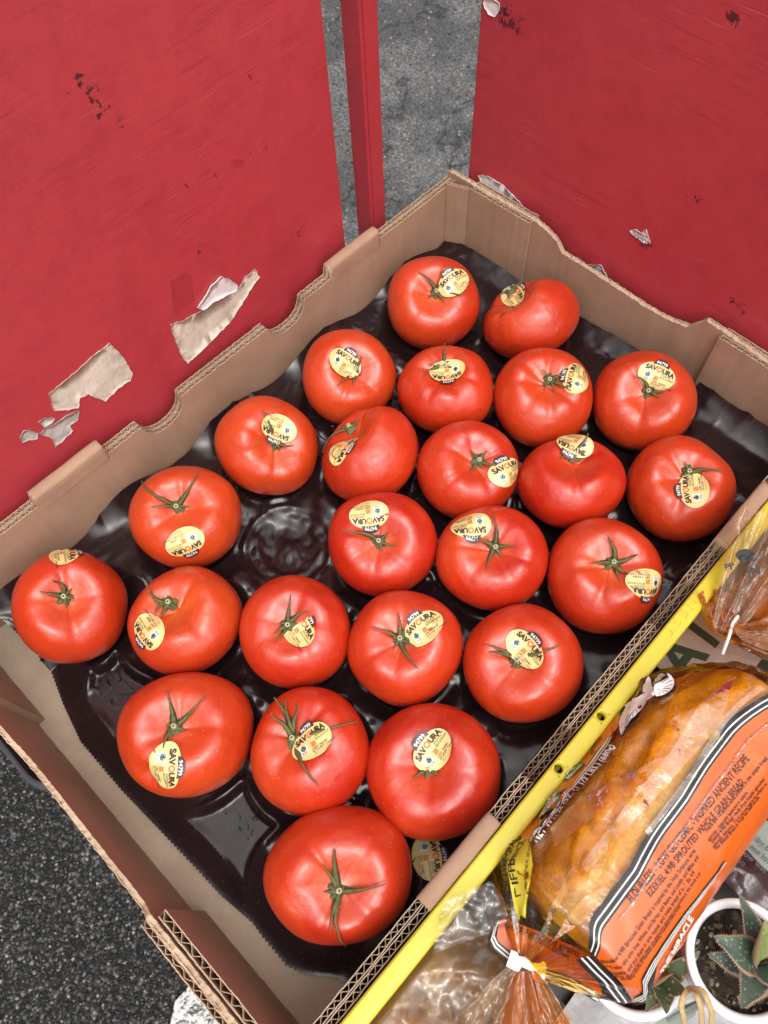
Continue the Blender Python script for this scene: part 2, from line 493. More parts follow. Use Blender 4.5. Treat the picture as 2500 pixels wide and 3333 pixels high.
def place2d(t, du=0, dv=0, rot=0, su=1, sv=1):
    c, s_ = cos(rot), sin(rot)
    return [(du + c * u * su - s_ * v * sv, dv + s_ * u * su + c * v * sv) for u, v in t[0]], t[1]
def arch(t, k):
    return [(u, v + k * u * u) for u, v in t[0]], t[1]

# ================================================================== SETTING
def build_ground():
    mb = MB()
    mb.grid([[(-1500 + 3000 * i / 8, -1500 + 3000 * j / 8, 0) for j in range(9)] for i in range(9)][::1])
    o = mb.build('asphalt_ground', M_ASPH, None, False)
    o['kind'] = 'structure'
    o['label'] = 'grey weathered asphalt ground with pale stone chips'
    # loose and proud stone chips where the ground is near and in view
    rnd = random.Random(5)
    mc = MB()
    mats = [principled('chip_dark', (.024, .022, .021), .75), principled('chip_grey', (.10, .095, .09), .8), principled('chip_pale', (.30, .27, .24), .8)]
    def chip(x, y, r, mi):
        vs = []
        for k in range(5):
            a = 2 * pi * k / 5 + rnd.uniform(-.4, .4)
            vs.append((x + r * cos(a) * rnd.uniform(.6, 1.1), y + r * sin(a) * rnd.uniform(.6, 1.1), -.001))
        for k in range(5):
            q = vs[k]
            f = rnd.uniform(.4, .75)
            vs.append((x + (q[0] - x) * f, y + (q[1] - y) * f, r * rnd.uniform(.35, .75)))
        fs = [(k, (k + 1) % 5, 5 + (k + 1) % 5, 5 + k) for k in range(5)] + [(5, 6, 7, 8, 9)]
        mc.add(vs, fs, mi)
    for _ in range(9000):
        x, y = rnd.uniform(-.72, -.2), rnd.uniform(.0, .78)
        chip(x, y, rnd.choice((.0016, .002, .0026, .0034)) * rnd.uniform(.8, 1.3), rnd.choices((0, 1, 2), (.58, .29, .13))[0])
    for _ in range(1500):
        a = rnd.uniform(.9, 2.2); b = rnd.uniform(-.45, .35)
        chip(a + b * .5 + .1, a - b * .5, rnd.uniform(.002, .0055), rnd.choices((0, 1, 2), (.35, .4, .25))[0])
    o = mc.build('stone_chips', mats, None, False)
    o['kind'] = 'stuff'
    o['label'] = 'small stone chips bedded in the asphalt'
    # worn white paint
    m, nt, out = new_mat('worn_road_paint'); t = NT(nt)
    v = t.obj()
    k = t.ramp(t.noise(110, 5, .75, v), [(.42, 0.0), (.52, 1.0)])
    c = t.mix(k, (.05, .05, .05), (.74, .73, .71))
    p = t.n('ShaderNodeBsdfPrincipled', {'Base Color': c, 'Roughness': .8, 'Normal': t.bump(t.noise(220, 4, .7, v), .9, .004)})
    nt.links.new(p.outputs[0], out.inputs[0])
    mp = MB()
    rnd = random.Random(3)
    P0, P1 = Vector((-.30, .185, .004)), Vector((-.30, -1.4, .004))
    L = [[], []]
    for i in range(60):
        q = P0.lerp(P1, i / 59)
        w0 = .055 + .012 * noise.noise(Vector((i * .5, 1, 0))) - (.03 if i < 1 else 0)
        L[0].append((q.x - w0, q.y, q.z)); L[1].append((q.x + .06, q.y, q.z))
    mp.grid(L)
    o = mp.build('road_marking', m, None)
    o['kind'] = 'structure'
    o['label'] = 'worn white painted line on the asphalt beside the box'
build_ground()

# ---- red panels and post
def paper_patch(name, pts, mat, parent, frame, off=.0005, thick=.0003, seed=0, curl=.0004, lab=None):
    """torn piece of paper or tape: outline in (u, z) on a panel face; frame(u, z, d) -> point, d = distance off the face"""
    rnd = random.Random(seed)
    ring = []
    n = len(pts)
    for i in range(n):
        a, b = pts[i], pts[(i + 1) % n]
        L = sqrt((a[0] - b[0]) ** 2 + (a[1] - b[1]) ** 2)
        k = max(1, int(L / .0025))
        for j in range(k):
            t_ = j / k
            jit = .0006 if j else 0
            ring.append((a[0] + (b[0] - a[0]) * t_ + rnd.uniform(-jit, jit), a[1] + (b[1] - a[1]) * t_ + rnd.uniform(-jit, jit)))
    bm = bmesh.new()
    vs = [bm.verts.new((u, z, 0)) for u, z in ring]
    f = bm.faces.new(vs)
    bmesh.ops.triangulate(bm, faces=[f])
    bmesh.ops.subdivide_edges(bm, edges=[e for e in bm.edges if e.calc_length() > .006], cuts=2, use_grid_fill=False)
    bmesh.ops.triangulate(bm, faces=bm.faces[:])
    V, F = [], []
    bm.verts.index_update()
    for v in bm.verts:
        h = off + thick + curl * max(0, noise.noise(Vector((v.co.x * 55, v.co.y * 55, seed * 7.1)))) + .0006 * noise.noise(Vector((v.co.x * 300, v.co.y * 300, seed)))
        V.append(frame(v.co.x, v.co.y, h))
    for fc in bm.faces: F.append([v.index for v in fc.verts])
    bnd = [e for e in bm.edges if e.is_boundary]
    base = len(V)
    idx = {}
    for e in bnd:
        for v in e.verts:
            if v.index not in idx:
                idx[v.index] = len(V); V.append(frame(v.co.x, v.co.y, off * .3))
    for e in bnd:
        a, b = e.verts[0].index, e.verts[1].index
        F.append([a, b, idx[b], idx[a]])
    bm.free()
    return mesh(name, V, F, mat, parent, True, label=lab)

def panel_uz(px, py, axis, val):
    """where a line of sight meets the plane axis=val"""
    r = ray(px, py)
    k = (val - EYE['xyz'.index(axis)]) / r['xyz'.index(axis)]
    return EYE + r * k

PY, PX = .412, .503     # faces of the two panels
def build_panels():
    def sL(px, py, rp, th, col, sc=160):
        q = panel_uz(px, py, 'y', PY)
        return (q.x, q.z, rp, rp * .8, th, col, sc)
    def sR(px, py, rp, th, col, sc=160):
        q = panel_uz(px, py, 'x', PX)
        return (q.y, q.z, rp, rp * .8, th, col, sc)
    K0 = (.018, .012, .014)
    WH = (.72, .66, .62)
    spotsL = [sL(178, 182, .007, .68, K0), sL(196, 196, .008, .67, K0), sL(208, 215, .006, .68, K0), sL(222, 240, .008, .66, K0), sL(168, 168, .007, .68, K0), sL(268, 268, .009, .70, (.09, .012, .018)), sL(545, 165, .02, .78, (.16, .014, .02)), sL(145, 205, .012, .76, (.12, .012, .02)),
              sL(440, 400, .04, .79, (.10, .012, .018)), sL(580, 320, .03, .77, (.12, .012, .018)), sL(650, 500, .02, .76, (.08, .012, .018)), sL(430, 540, .02, .76, (.12, .012, .018))]
    spotsR = [sR(1085, 25, .012, .64, K0), sR(1580, 42, .007, .64, K0), sR(1100, 40, .018, .66, (.07, .012, .02)), sR(1290, 330, .012, .78, K0), sR(1440, 280, .03, .80, (.16, .012, .018)), sR(1480, 555, .02, .78, (.12, .012, .018)), sR(1250, 450, .02, .78, (.16, .012, .018)), sR(1600, 660, .02, .74, K0), sR(1500, 430, .012, .74, K0)]
    mL = mat_red('red_paint', 'X', spotsL)
    mR = mat_red('red_paint_scratched', 'Y', spotsR)
    def slab(name, x0, x1, y0, y1, z0, z1, mat, parent, bev=.002):
        bm = bmesh.new()
        bmesh.ops.create_cube(bm, size=1)
        for v in bm.verts:
            v.co = Vector(((x0 + x1) / 2 + v.co.x * (x1 - x0), (y0 + y1) / 2 + v.co.y * (y1 - y0), (z0 + z1) / 2 + v.co.z * (z1 - z0)))
        bmesh.ops.bevel(bm, geom=bm.edges[:], offset=bev, segments=3, affect='EDGES')
        bm.verts.index_update()
        V = [v.co.copy() for v in bm.verts]; F = [[v.index for v in f.verts] for f in bm.faces]
        bm.free()
        return mesh(name, V, F, mat, parent, False)
    tL = thing('red_board', 'scuffed red board behind the box with torn tan paper scraps', 'board', (-.1, PY, 0), 'red boards round the stall')
    slab('board', -.95, .3607, PY, PY + .019, .70, 1.21, mL, tL)
    tR = thing('red_board', 'scratched red board at the box end with a small torn white label', 'board', (PX, 0, 0), 'red boards round the stall')
    slab('board', PX, PX + .019, -.75, .389, .70, 1.21, mR, tR)
    mP = mat_red('red_paint_post', 'Y', [])
    tP = thing('red_post', 'narrow square red post in the gap between the two red boards', 'post', (.412, .431, 0))
    slab('shaft', .4028, .4225, .4197, .4430, 0, 1.25, mP, tP, .0025)
    # a small square foot keeps the post standing
    slab('base_plate', .385, .44, .4197, .465, 0, .006, mP, tP, .001)

    fL = lambda u, z, d: (u, PY - d, z)
    fR = lambda u, z, d: (PX - d, u, z)
    def uL(pts): return [(lambda q: (q.x, q.z))(panel_uz(x, y, 'y', PY)) for x, y in pts]
    def uR(pts): return [(lambda q: (q.y, q.z))(panel_uz(x, y, 'x', PX)) for x, y in pts]
    tan = mat_paper('old_tan_paper', (.46, .41, .32), (.74, .69, .59))
    foil = mat_paper('grey_adhesive', (.34, .33, .30), (.62, .60, .56), .5)
    # scrap nearer the post
    paper_patch('tape_scrap', uL([(368, 700), (372, 722), (393, 770), (404, 785), (440, 752), (500, 690), (548, 612), (561, 598), (551, 581), (530, 597), (516, 622), (508, 612), (492, 640), (470, 652), (440, 668), (425, 676), (400, 690)]), tan, tL, fL, seed=1)
    paper_patch('tape_scrap', uL([(424, 664), (440, 640), (455, 615), (475, 596), (492, 600), (510, 615), (507, 626), (480, 640), (455, 652), (436, 668)]), mat_paper('silvery_tape', (.62, .60, .60), (.80, .78, .78), .4), tL, fL, off=.0018, seed=2)
    # scrap lower left
    paper_patch('tape_scrap', uL([(105, 850), (135, 825), (160, 805), (175, 790), (236, 740), (262, 768), (285, 803), (280, 822), (255, 838), (228, 866), (205, 858), (190, 850), (172, 858), (168, 880), (140, 884), (115, 886)]), tan, tL, fL, seed=3)
    paper_patch('tape_scrap', uL([(170, 884), (168, 905), (150, 918), (156, 928), (138, 948), (118, 965), (112, 948), (84, 936), (96, 925), (118, 915), (140, 898)]), foil, tL, fL, seed=4, curl=.0012)
    paper_patch('tape_scrap', uL([(82, 912), (98, 902), (118, 902), (112, 912), (96, 922)]), foil, tL, fL, seed=5)
    paper_patch('tape_scrap', uL([(42, 945), (50, 930), (62, 928), (82, 934), (80, 948), (60, 950), (46, 956)]), foil, tL, fL, seed=6)
    # clear tape remnant
    ct, nt, out = new_mat('clear_old_tape'); t = NT(nt)
    a = t.n('ShaderNodeBsdfTransparent', {'Color': (.97, .94, .94, 1)}); b = t.n('ShaderNodeBsdfPrincipled', {'Base Color': (.35, .05, .07, 1), 'Roughness': .3})
    nt.links.new(t.n('ShaderNodeMixShader', {0: .12, 1: a.outputs[0], 2: b.outputs[0]}).outputs[0], out.inputs[0])
    paper_patch('clear_tape', uL([(368, 608), (400, 588), (412, 594), (420, 652), (400, 668), (378, 684), (372, 650)]), ct, tL, fL, off=.0004, thick=.0002, curl=0, seed=7)
    paper_patch('clear_tape', uL([(497, 350), (510, 343), (528, 348), (522, 360), (506, 362)]), ct, tL, fL, off=.0004, thick=.0002, curl=0, seed=8)
    # right panel: label remnants
    wp = mat_paper('white_label_paper', (.70, .68, .66), (.82, .80, .78))
    paper_patch('label_scrap', uR([(1361, 497), (1375, 495), (1384, 502), (1397, 495), (1401, 510), (1406, 527), (1392, 525), (1380, 515), (1370, 508)]), wp, tR, fR, seed=9, curl=.001)
    paper_patch('label_scrap', uR([(1033, 378), (1056, 380), (1090, 402), (1126, 440), (1154, 474), (1124, 480), (1060, 430)]), wp, tR, fR, seed=10, curl=.001)
    paper_patch('label_scrap', uR([(1255, 570), (1300, 573), (1313, 600), (1308, 640), (1270, 620)]), mat_paper('soiled_label_paper', (.50, .46, .44), (.66, .62, .60)), tR, fR, seed=11, curl=.001)
    paper_patch('paint_chip', uR([(1046, 0), (1066, -4), (1079, 6), (1080, 22), (1070, 36), (1056, 30), (1048, 16)]), wp, tR, fR, seed=12, curl=.0006)
    # its printed words
    def words(body, px, py, size, parent, flip=True):
        q = panel_uz(px, py, 'x', PX)
        s_ = -1 if flip else 1
        vs, fs = text2d(body, size, .012)
        V = [(PX - .0026, q.y - s_ * u, q.z + s_ * v) for u, v in vs]
        mesh('lettering', V, fs, M_BLK, parent, False)
    words('PRODUC', 1391, 511, .0052, tR)
    words('CARFRESH', 1387, 500, .003, tR)
    words('Lic', 1394, 524, .006, tR)
    words('ATT', 1296, 592, .006, tR)
build_panels()

# ---- the cart that carries box and crate
FLOOR_H = .600
def zH(h): return CAM_Z - h
def rounded_poly(pts, r, n=6):
    out = []
    N = len(pts)
    for i in range(N):
        a, b, c = Vector(pts[i - 1]), Vector(pts[i]), Vector(pts[(i + 1) % N])
        d0, d1 = (a - b).normalized(), (c - b).normalized()
        for k in range(n + 1):
            t_ = k / n
            p = b + d0 * r * (1 - t_) ** 2 + d1 * r * t_ ** 2
            out.append((p.x, p.y))
    return out
def extrude_poly(mb, poly, z0, z1, bev=.004, mi=0):
    n = len(poly)
    cx = sum(p[0] for p in poly) / n; cy = sum(p[1] for p in poly) / n
    def off(d):
        res = []
        for i in range(n):
            a, b, c = poly[i - 1], poly[i], poly[(i + 1) % n]
            tx, ty = c[0] - a[0], c[1] - a[1]
            L = sqrt(tx * tx + ty * ty) or 1
            res.append((b[0] - ty / L * d, b[1] + tx / L * d))
        return res
    o1 = off(bev)
    rings = [[(x, y, z0) for x, y in o1], [(x, y, z0 + bev) for x, y in poly], [(x, y, z1 - bev) for x, y in poly],
             [(x, y, z1 - bev * .3) for x, y in off(bev * .3)], [(x, y, z1) for x, y in o1]]
    b = len(mb.v)
    mb.grid(rings, mi, closed_v=True)
    mb.f.append(tuple(b + k for k in range(n))[::-1]); mb.m.append(mi)
    mb.f.append(tuple(b + 4 * n + k for k in range(n))); mb.m.append(mi)

def build_cart():
    grey = principled('grey_moulded_plastic', (.075, .08, .09), .45, var=.1, bump=(400, .1, .0005))
    t = thing('utility_cart', 'dark grey plastic cart under the tomato box, only a rounded corner showing', 'cart', (.15, 0, 0))
    mb = MB()
    top = zH(FLOOR_H) - .0035
    extrude_poly(mb, rounded_poly([(-.085, -.55), (.502, -.55), (.502, .4115), (-.134, .4115), (-.134, .262), (-.085, .235)], .018), top - .05, top, .005)
    mb.build('shelf', grey, t)
    for x in (-.03, .44):
        for y in (-.48, .34):
            l = MB(); l.tube([(x, y, 0), (x, y, top - .05)], .018, 12)
            l.build('leg', grey, t)
    mb = MB()
    extrude_poly(mb, rounded_poly([(-.04, -.5), (.45, -.5), (.45, .36), (-.04, .36)], .02), .22, .26, .004)
    mb.build('lower_shelf', grey, t)
build_cart()

# ================================================================== CARDBOARD BOX
XL, XR, YF, YB = -.101, .488, .0055, .392         # inner faces
def hash1(i, k=0): return noise.noise(Vector((i * 1.37, k * 3.1, .5)))

def wall_frame(p0, p1, inward):
    p0, p1, inward = Vector(p0), Vector(p1), Vector(inward)
    d = (p1 - p0).normalized()
    return lambda s, dep, z: (p0.x + d.x * s - inward.x * dep, p0.y + d.y * s - inward.y * dep, z)

def board(mb, fr, s0, s1, hfun, dep0, thick=.0044, zb=None, lam=.0072, fluted=True, seed=0, lean=0.0, step=.0009, rough=.0006, ends=True):
    """corrugated board: two liners and the wave between them, cut along the profile hfun(s)"""
    zb = zH(FLOOR_H) if zb is None else zb
    n = max(3, int((s1 - s0) / step))
    S = [s0 + (s1 - s0) * i / n for i in range(n + 1)]
    lt = .0006
    def top(s, k): return zH(hfun(s)) + rough * (hash1(s * 260 + seed, k) + .7 * hash1(s * 900 + seed, k + 5))
    def ln(s, z):      # outward lean towards the top
        return lean * (z - zb)
    def sheet(dfun, th, k, drop=0.0):
        r0, r1, r2, r3 = [], [], [], []
        for s in S:
            zt = top(s, k) - drop
            d = dfun(s)
            r0.append(fr(s, d + ln(s, zb), zb)); r1.append(fr(s, d + ln(s, zt), zt))
            r2.append(fr(s, d + th + ln(s, zt), zt)); r3.append(fr(s, d + th + ln(s, zb), zb))
        mb.grid([r0, r1], 0); mb.grid([r1, r2], 1); mb.grid([r2, r3], 0)
    wob = lambda s, k: .0003 * hash1(s * 120 + seed, k + 11)
    sheet(lambda s: dep0 + wob(s, 1), lt, 1)
    sheet(lambda s: dep0 + thick - lt + wob(s, 2), lt, 2)
    if fluted:
        a = (thick - 2 * lt) / 2 - .0002
        lam_ = lam * (1 + .07 * sin(seed * 2.3))
        sheet(lambda s: dep0 + thick / 2 - .0002 + a * (.86 + .14 * hash1(s * 60, seed)) * sin(2 * pi * s / lam_ + seed * 1.7 + 3.2 * hash1(s * 33, seed) + .6 * hash1(s * 210, seed)), .0004, 3, .0006)
    else:
        r1, r2 = [], []
        for s in S:
            zt = top(s, 4) - .0008
            r1.append(fr(s, dep0 + ln(s, zt), zt)); r2.append(fr(s, dep0 + thick + ln(s, zt), zt))
        mb.grid([r1, r2], 1)
    if ends:
        for s in (s0, s1):
            zt = top(s, 1)
            mb.add([fr(s, dep0 + ln(s, zb), zb), fr(s, dep0 + thick + ln(s, zb), zb), fr(s, dep0 + thick + ln(s, zt), zt - .001), fr(s, dep0 + ln(s, zt), zt - .001)], [(0, 1, 2, 3)], 0)

def fold_cap(mb, fr, s0, s1, ztop, dep0, thick, skirt=.014, seed=0):
    prof = []
    c, hw, hh = dep0 + thick / 2, thick / 2 + .0006, .0034
    prof.append((c - hw, ztop - hh - skirt)); prof.append((c - hw, ztop - hh - skirt * .4))
    for k in range(9):
        a = pi - pi * k / 8
        prof.append((c + hw * cos(a), ztop - hh + hh * max(0, sin(a)) ** .8))
    prof.append((c + hw, ztop - hh - skirt * .4)); prof.append((c + hw, ztop - hh - skirt))
    n = 30
    rows = []
    for i in range(n + 1):
        s = s0 + (s1 - s0) * i / n
        rows.append([fr(s, d + .0003 * hash1(s * 60 + seed, j), z + .0005 * hash1(s * 45 + seed, 3)) for j, (d, z) in enumerate(prof)])
    b = len(mb.v)
    mb.grid(rows, 0)
    m_ = len(prof)
    mb.f.append(tuple(b + k for k in range(m_))); mb.m.append(1)
    mb.f.append(tuple(b + n * m_ + k for k in range(m_))[::-1]); mb.m.append(1)

FOLDS = ((.0100, .0735), (.3225, .3835))
def long_h(x):
    for a, b in FOLDS:
        if a - .001 < x < b + .001: return .5005
    for c, hw, dp in ((.1285, .0205, .020), (.2665, .0215, .018)):
        if abs(x - c) < hw:
            return .5075 + dp * (1 - abs((x - c) / hw) ** 2.6) ** .55
    if x < FOLDS[0][0] or x > FOLDS[1][1]: return .5052
    return .5072

def build_box():
    t = thing('cardboard_box', 'open brown cardboard produce box of tomatoes with notched corrugated walls', 'box', (.19, .2, zH(FLOOR_H)))
    mats = [M_CARD, M_CARDE]
    zb = zH(FLOOR_H)
    def long_wall(name, fr, hf, seed):
        mb = MB()
        for k, dep in enumerate((0.0, .0051)):
            board(mb, fr, XL - .004, XR + .004, hf, dep, seed=seed + 3 * k, zb=zb + .0004, lam=.0058)
        w = mb.build(name, mats, t)
        for a, b in FOLDS:
            mc = MB()
            fold_cap(mc, fr, a, b, zH(.4945), 0.0, .0095, seed=seed)
            mc.build('folded_rim', mats, w)
        return w
    long_wall('long_wall', wall_frame((0, YB, 0), (1, YB, 0), (0, -1, 0)), long_h, 1)
    long_wall('long_wall', wall_frame((0, YF, 0), (1, YF, 0), (0, 1, 0)), long_h, 8)
    # right short wall: outer board with a worn hand opening, inner corner flaps
    def right_h(y):
        pts = [(-.01, .504), (.0589, .503), (.1035, .4985), (.119, .4975), (.131, .5145), (.15, .519), (.175, .5195), (.2223, .5168), (.2631, .5155), (.2728, .506), (.285, .5015), (.2964, .499), (.41, .500)]
        for (a, ha), (b, hb) in zip(pts, pts[1:]):
            if a <= y <= b: return ha + (hb - ha) * (y - a) / (b - a)
        return .5
    frR = wall_frame((XR, 0, 0), (XR, 1, 0), (-1, 0, 0))
    mb = MB()
    board(mb, frR, YF - .009, YB + .009, right_h, .0005, .0048, seed=3, fluted=False, zb=zb + .0008, rough=.0011)
    w = mb.build('short_wall', mats, t)
    for s0, s1, hf in ((.2985, YB - .022, lambda y: .4995), (YF + .001, .1025, lambda y: .5005 + .0035 * max(0, (.1 - y) / .1))):
        m2 = MB()
        board(m2, frR, s0, s1, hf, -.0048, .0045, seed=5, zb=zb + .0012)
        board(m2, frR, s0 + .0005, s1, lambda y: hf(y) + .0004, .0002 + .0052, .004, seed=9, zb=zb + .03)
        m2.build('corner_flap', mats, w)
    # chamfer piece across the far corner
    m3 = MB()
    q0, q1 = Vector((.4752, YB - .0005, 0)), Vector((XR - .0052, .3702, 0))
    d = (q1 - q0).normalized(); L = (q1 - q0).length
    board(m3, wall_frame(q0, q1, (d.y, -d.x, 0)), 0, L, lambda s: .5012, 0.0, .003, seed=2, zb=zb + .0015, lam=.009)
    m3.build('corner_gusset', mats, t)
    # left short wall, leaning out, torn along the rim
    def left_h(y):
        pts = [(-.01, .498), (.05, .4985), (.098, .499), (.112, .4995), (.120, .506), (.14, .507), (.19, .5085), (.235, .510), (.25, .5065), (.262, .502), (.30, .5), (.41, .499)]
        for (a, ha), (b, hb) in zip(pts, pts[1:]):
            if a <= y <= b: return ha + (hb - ha) * (y - a) / (b - a)
        return .5
    frL = wall_frame((XL, 0, 0), (XL, 1, 0), (1, 0, 0))
    m4 = MB()
    board(m4, frL, YF - .009, YB + .009, left_h, 0.0, .0034, seed=13, fluted=False, zb=zb + .0008, lean=.012, rough=.0016)
    w = m4.build('short_wall', mats, t)
    m5 = MB()
    board(m5, frL, YF - .009, .112, lambda y: left_h(y) + .001, .0040, .0042, seed=15, zb=zb + .02, lean=.012, rough=.0012)
    m5.build('outer_ply', mats, w)
    for s0, s1, hf, lean in ((YF + .001, .108, lambda y: .5215 - .0215 + .0205 * 0 + .001, .0), (.3015, YB - .001, lambda y: .501, .02)):
        m6 = MB()
        board(m6, frL, s0, s1, hf, -.0058, .0052, seed=17, zb=zb + .0012, lean=lean, lam=.0085)
        board(m6, frL, s0 + .0006, s1, lambda y: hf(y) + .0012, -.0012, .0012, seed=19, zb=zb + .0012, lean=lean, fluted=False)
        m6.build('corner_flap', mats, w)
    # bottom
    m7 = MB()
    m7.box(XL - .004, XR + .004, YF - .004, YB + .004, zb - .003, zb)
    m7.build('bottom_panel', M_FLOOR, t, False)
build_box()

# ================================================================== TRAY LINER
TOMS_PX = [(937,655,200,204),(1148,690,210,175),(755,815,203,208),(962,842,208,192),(1173,859,215,217),(1393,866,227,218),(575,962,224,215),(800,983,208,212),(1011,1017,222,217),(1235,1043,236,197),(1471,1055,239,230),(400,1118,245,224),(827,1176,237,226),(1063,1206,244,228),(1307,1244,252,252),(150,1310,253,247),(400,1341,250,238),(637,1365,241,246),(875,1401,250,252),(1130,1433,261,258),(400,1588,297,272),(670,1624,258,282),(936,1668,292,299),(729,1891,322,302)]
TC_H = .549
TOM_C = [at(a, b, TC_H) for a, b, c, d in TOMS_PX]
EMPTY_C = at(620, 1172, .575)
PLATES = [(at(238, 1500, .5865), [at(*q, .5865) for q in ((259, 1419), (330, 1480), (253, 1590), (176, 1517), (203, 1455))]),
          (at(510, 1785, .5865), [at(*q, .5865) for q in ((529, 1698), (597, 1786), (521, 1912), (408, 1766))])]
def inside_dist(x, y, P):
    d = 9
    n = len(P)
    for i in range(n):
        a, b = P[i], P[(i + 1) % n]
        ex, ey = b.x - a.x, b.y - a.y
        L = sqrt(ex * ex + ey * ey)
        s_ = -((x - a.x) * ey - (y - a.y) * ex) / L
        k = ((x - a.x) * ex + (y - a.y) * ey) / (L * L)
        s_ = -s_ if PL_SIGN < 0 else s_
        s_ -= .0035 * sin(pi * max(0, min(1, k)))      # sides curve in round the cups
        d = min(d, s_)
    return d
PL_SIGN = 1
_p = PLATES[1][1]; _c = PLATES[1][0]
if inside_dist(_c.x, _c.y, _p) < 0: PL_SIGN = -1

KNOBS = []
_rk = random.Random(4)
_cc = TOM_C + [EMPTY_C]
for _i in range(len(_cc)):
    for _j in range(_i):
        _d = (_cc[_i] - _cc[_j]).to_2d().length
        if .08 < _d < .125:
            _m = (_cc[_i] + _cc[_j]) / 2
            if min((_m - c).to_2d().length for c in _cc) > .036:
                KNOBS.append((_m.x + _rk.uniform(-.004, .004), _m.y + _rk.uniform(-.004, .004), _rk.uniform(.003, .0065)))
def tray_z(x, y):
    h = .574
    # bowls under the fruit
    for c in TOM_C + [EMPTY_C]:
        d2 = ((x - c.x) ** 2 + (y - c.y) ** 2) / (.036 ** 2)
        if d2 < 6:
            h += .0135 * exp(-d2 * d2 * .55)
    z = zH(h)
    v = Vector((x, y, 0))
    z += .0022 * noise.noise(v * 22) + .0004 * noise.noise(v * 70)
    r = 1 - abs(noise.noise(v * 42 + Vector((3, 1, 7))))
    z += .0030 * max(0, r - .86) / .14 * max(0, noise.noise(v * 17) + .1)
    for c in TOM_C + [EMPTY_C]:
        d_ = sqrt((x - c.x) ** 2 + (y - c.y) ** 2)
        if d_ < .05: z += .0019 * exp(-((d_ - .0365) / .0026) ** 2)
    # rounded knobs between the cups
    for kx, ky, kh in KNOBS:
        d2 = ((x - kx) ** 2 + (y - ky) ** 2) / (.0105 ** 2)
        if d2 < 5: z += kh * exp(-d2 * d2 * .6)
    # facets where the thin plastic has buckled
    m_ = max(0, min(1, .35 + 1.6 * noise.noise(v * 14 + Vector((0, 9, 3)))))
    if m_ > 0:
        f = 0
        for q_ in range(4):
            a = q_ * 1.9 + .3 + 1.2 * noise.noise(v * 6 + Vector((q_, 4, 0)))
            f += abs((x * cos(a) + y * sin(a) + .006 * noise.noise(v * 30 + Vector((q_ * 2, 0, 0)))) / (.016 + .004 * q_) % 2 - 1)
        z += m_ * .0008 * f
    return z

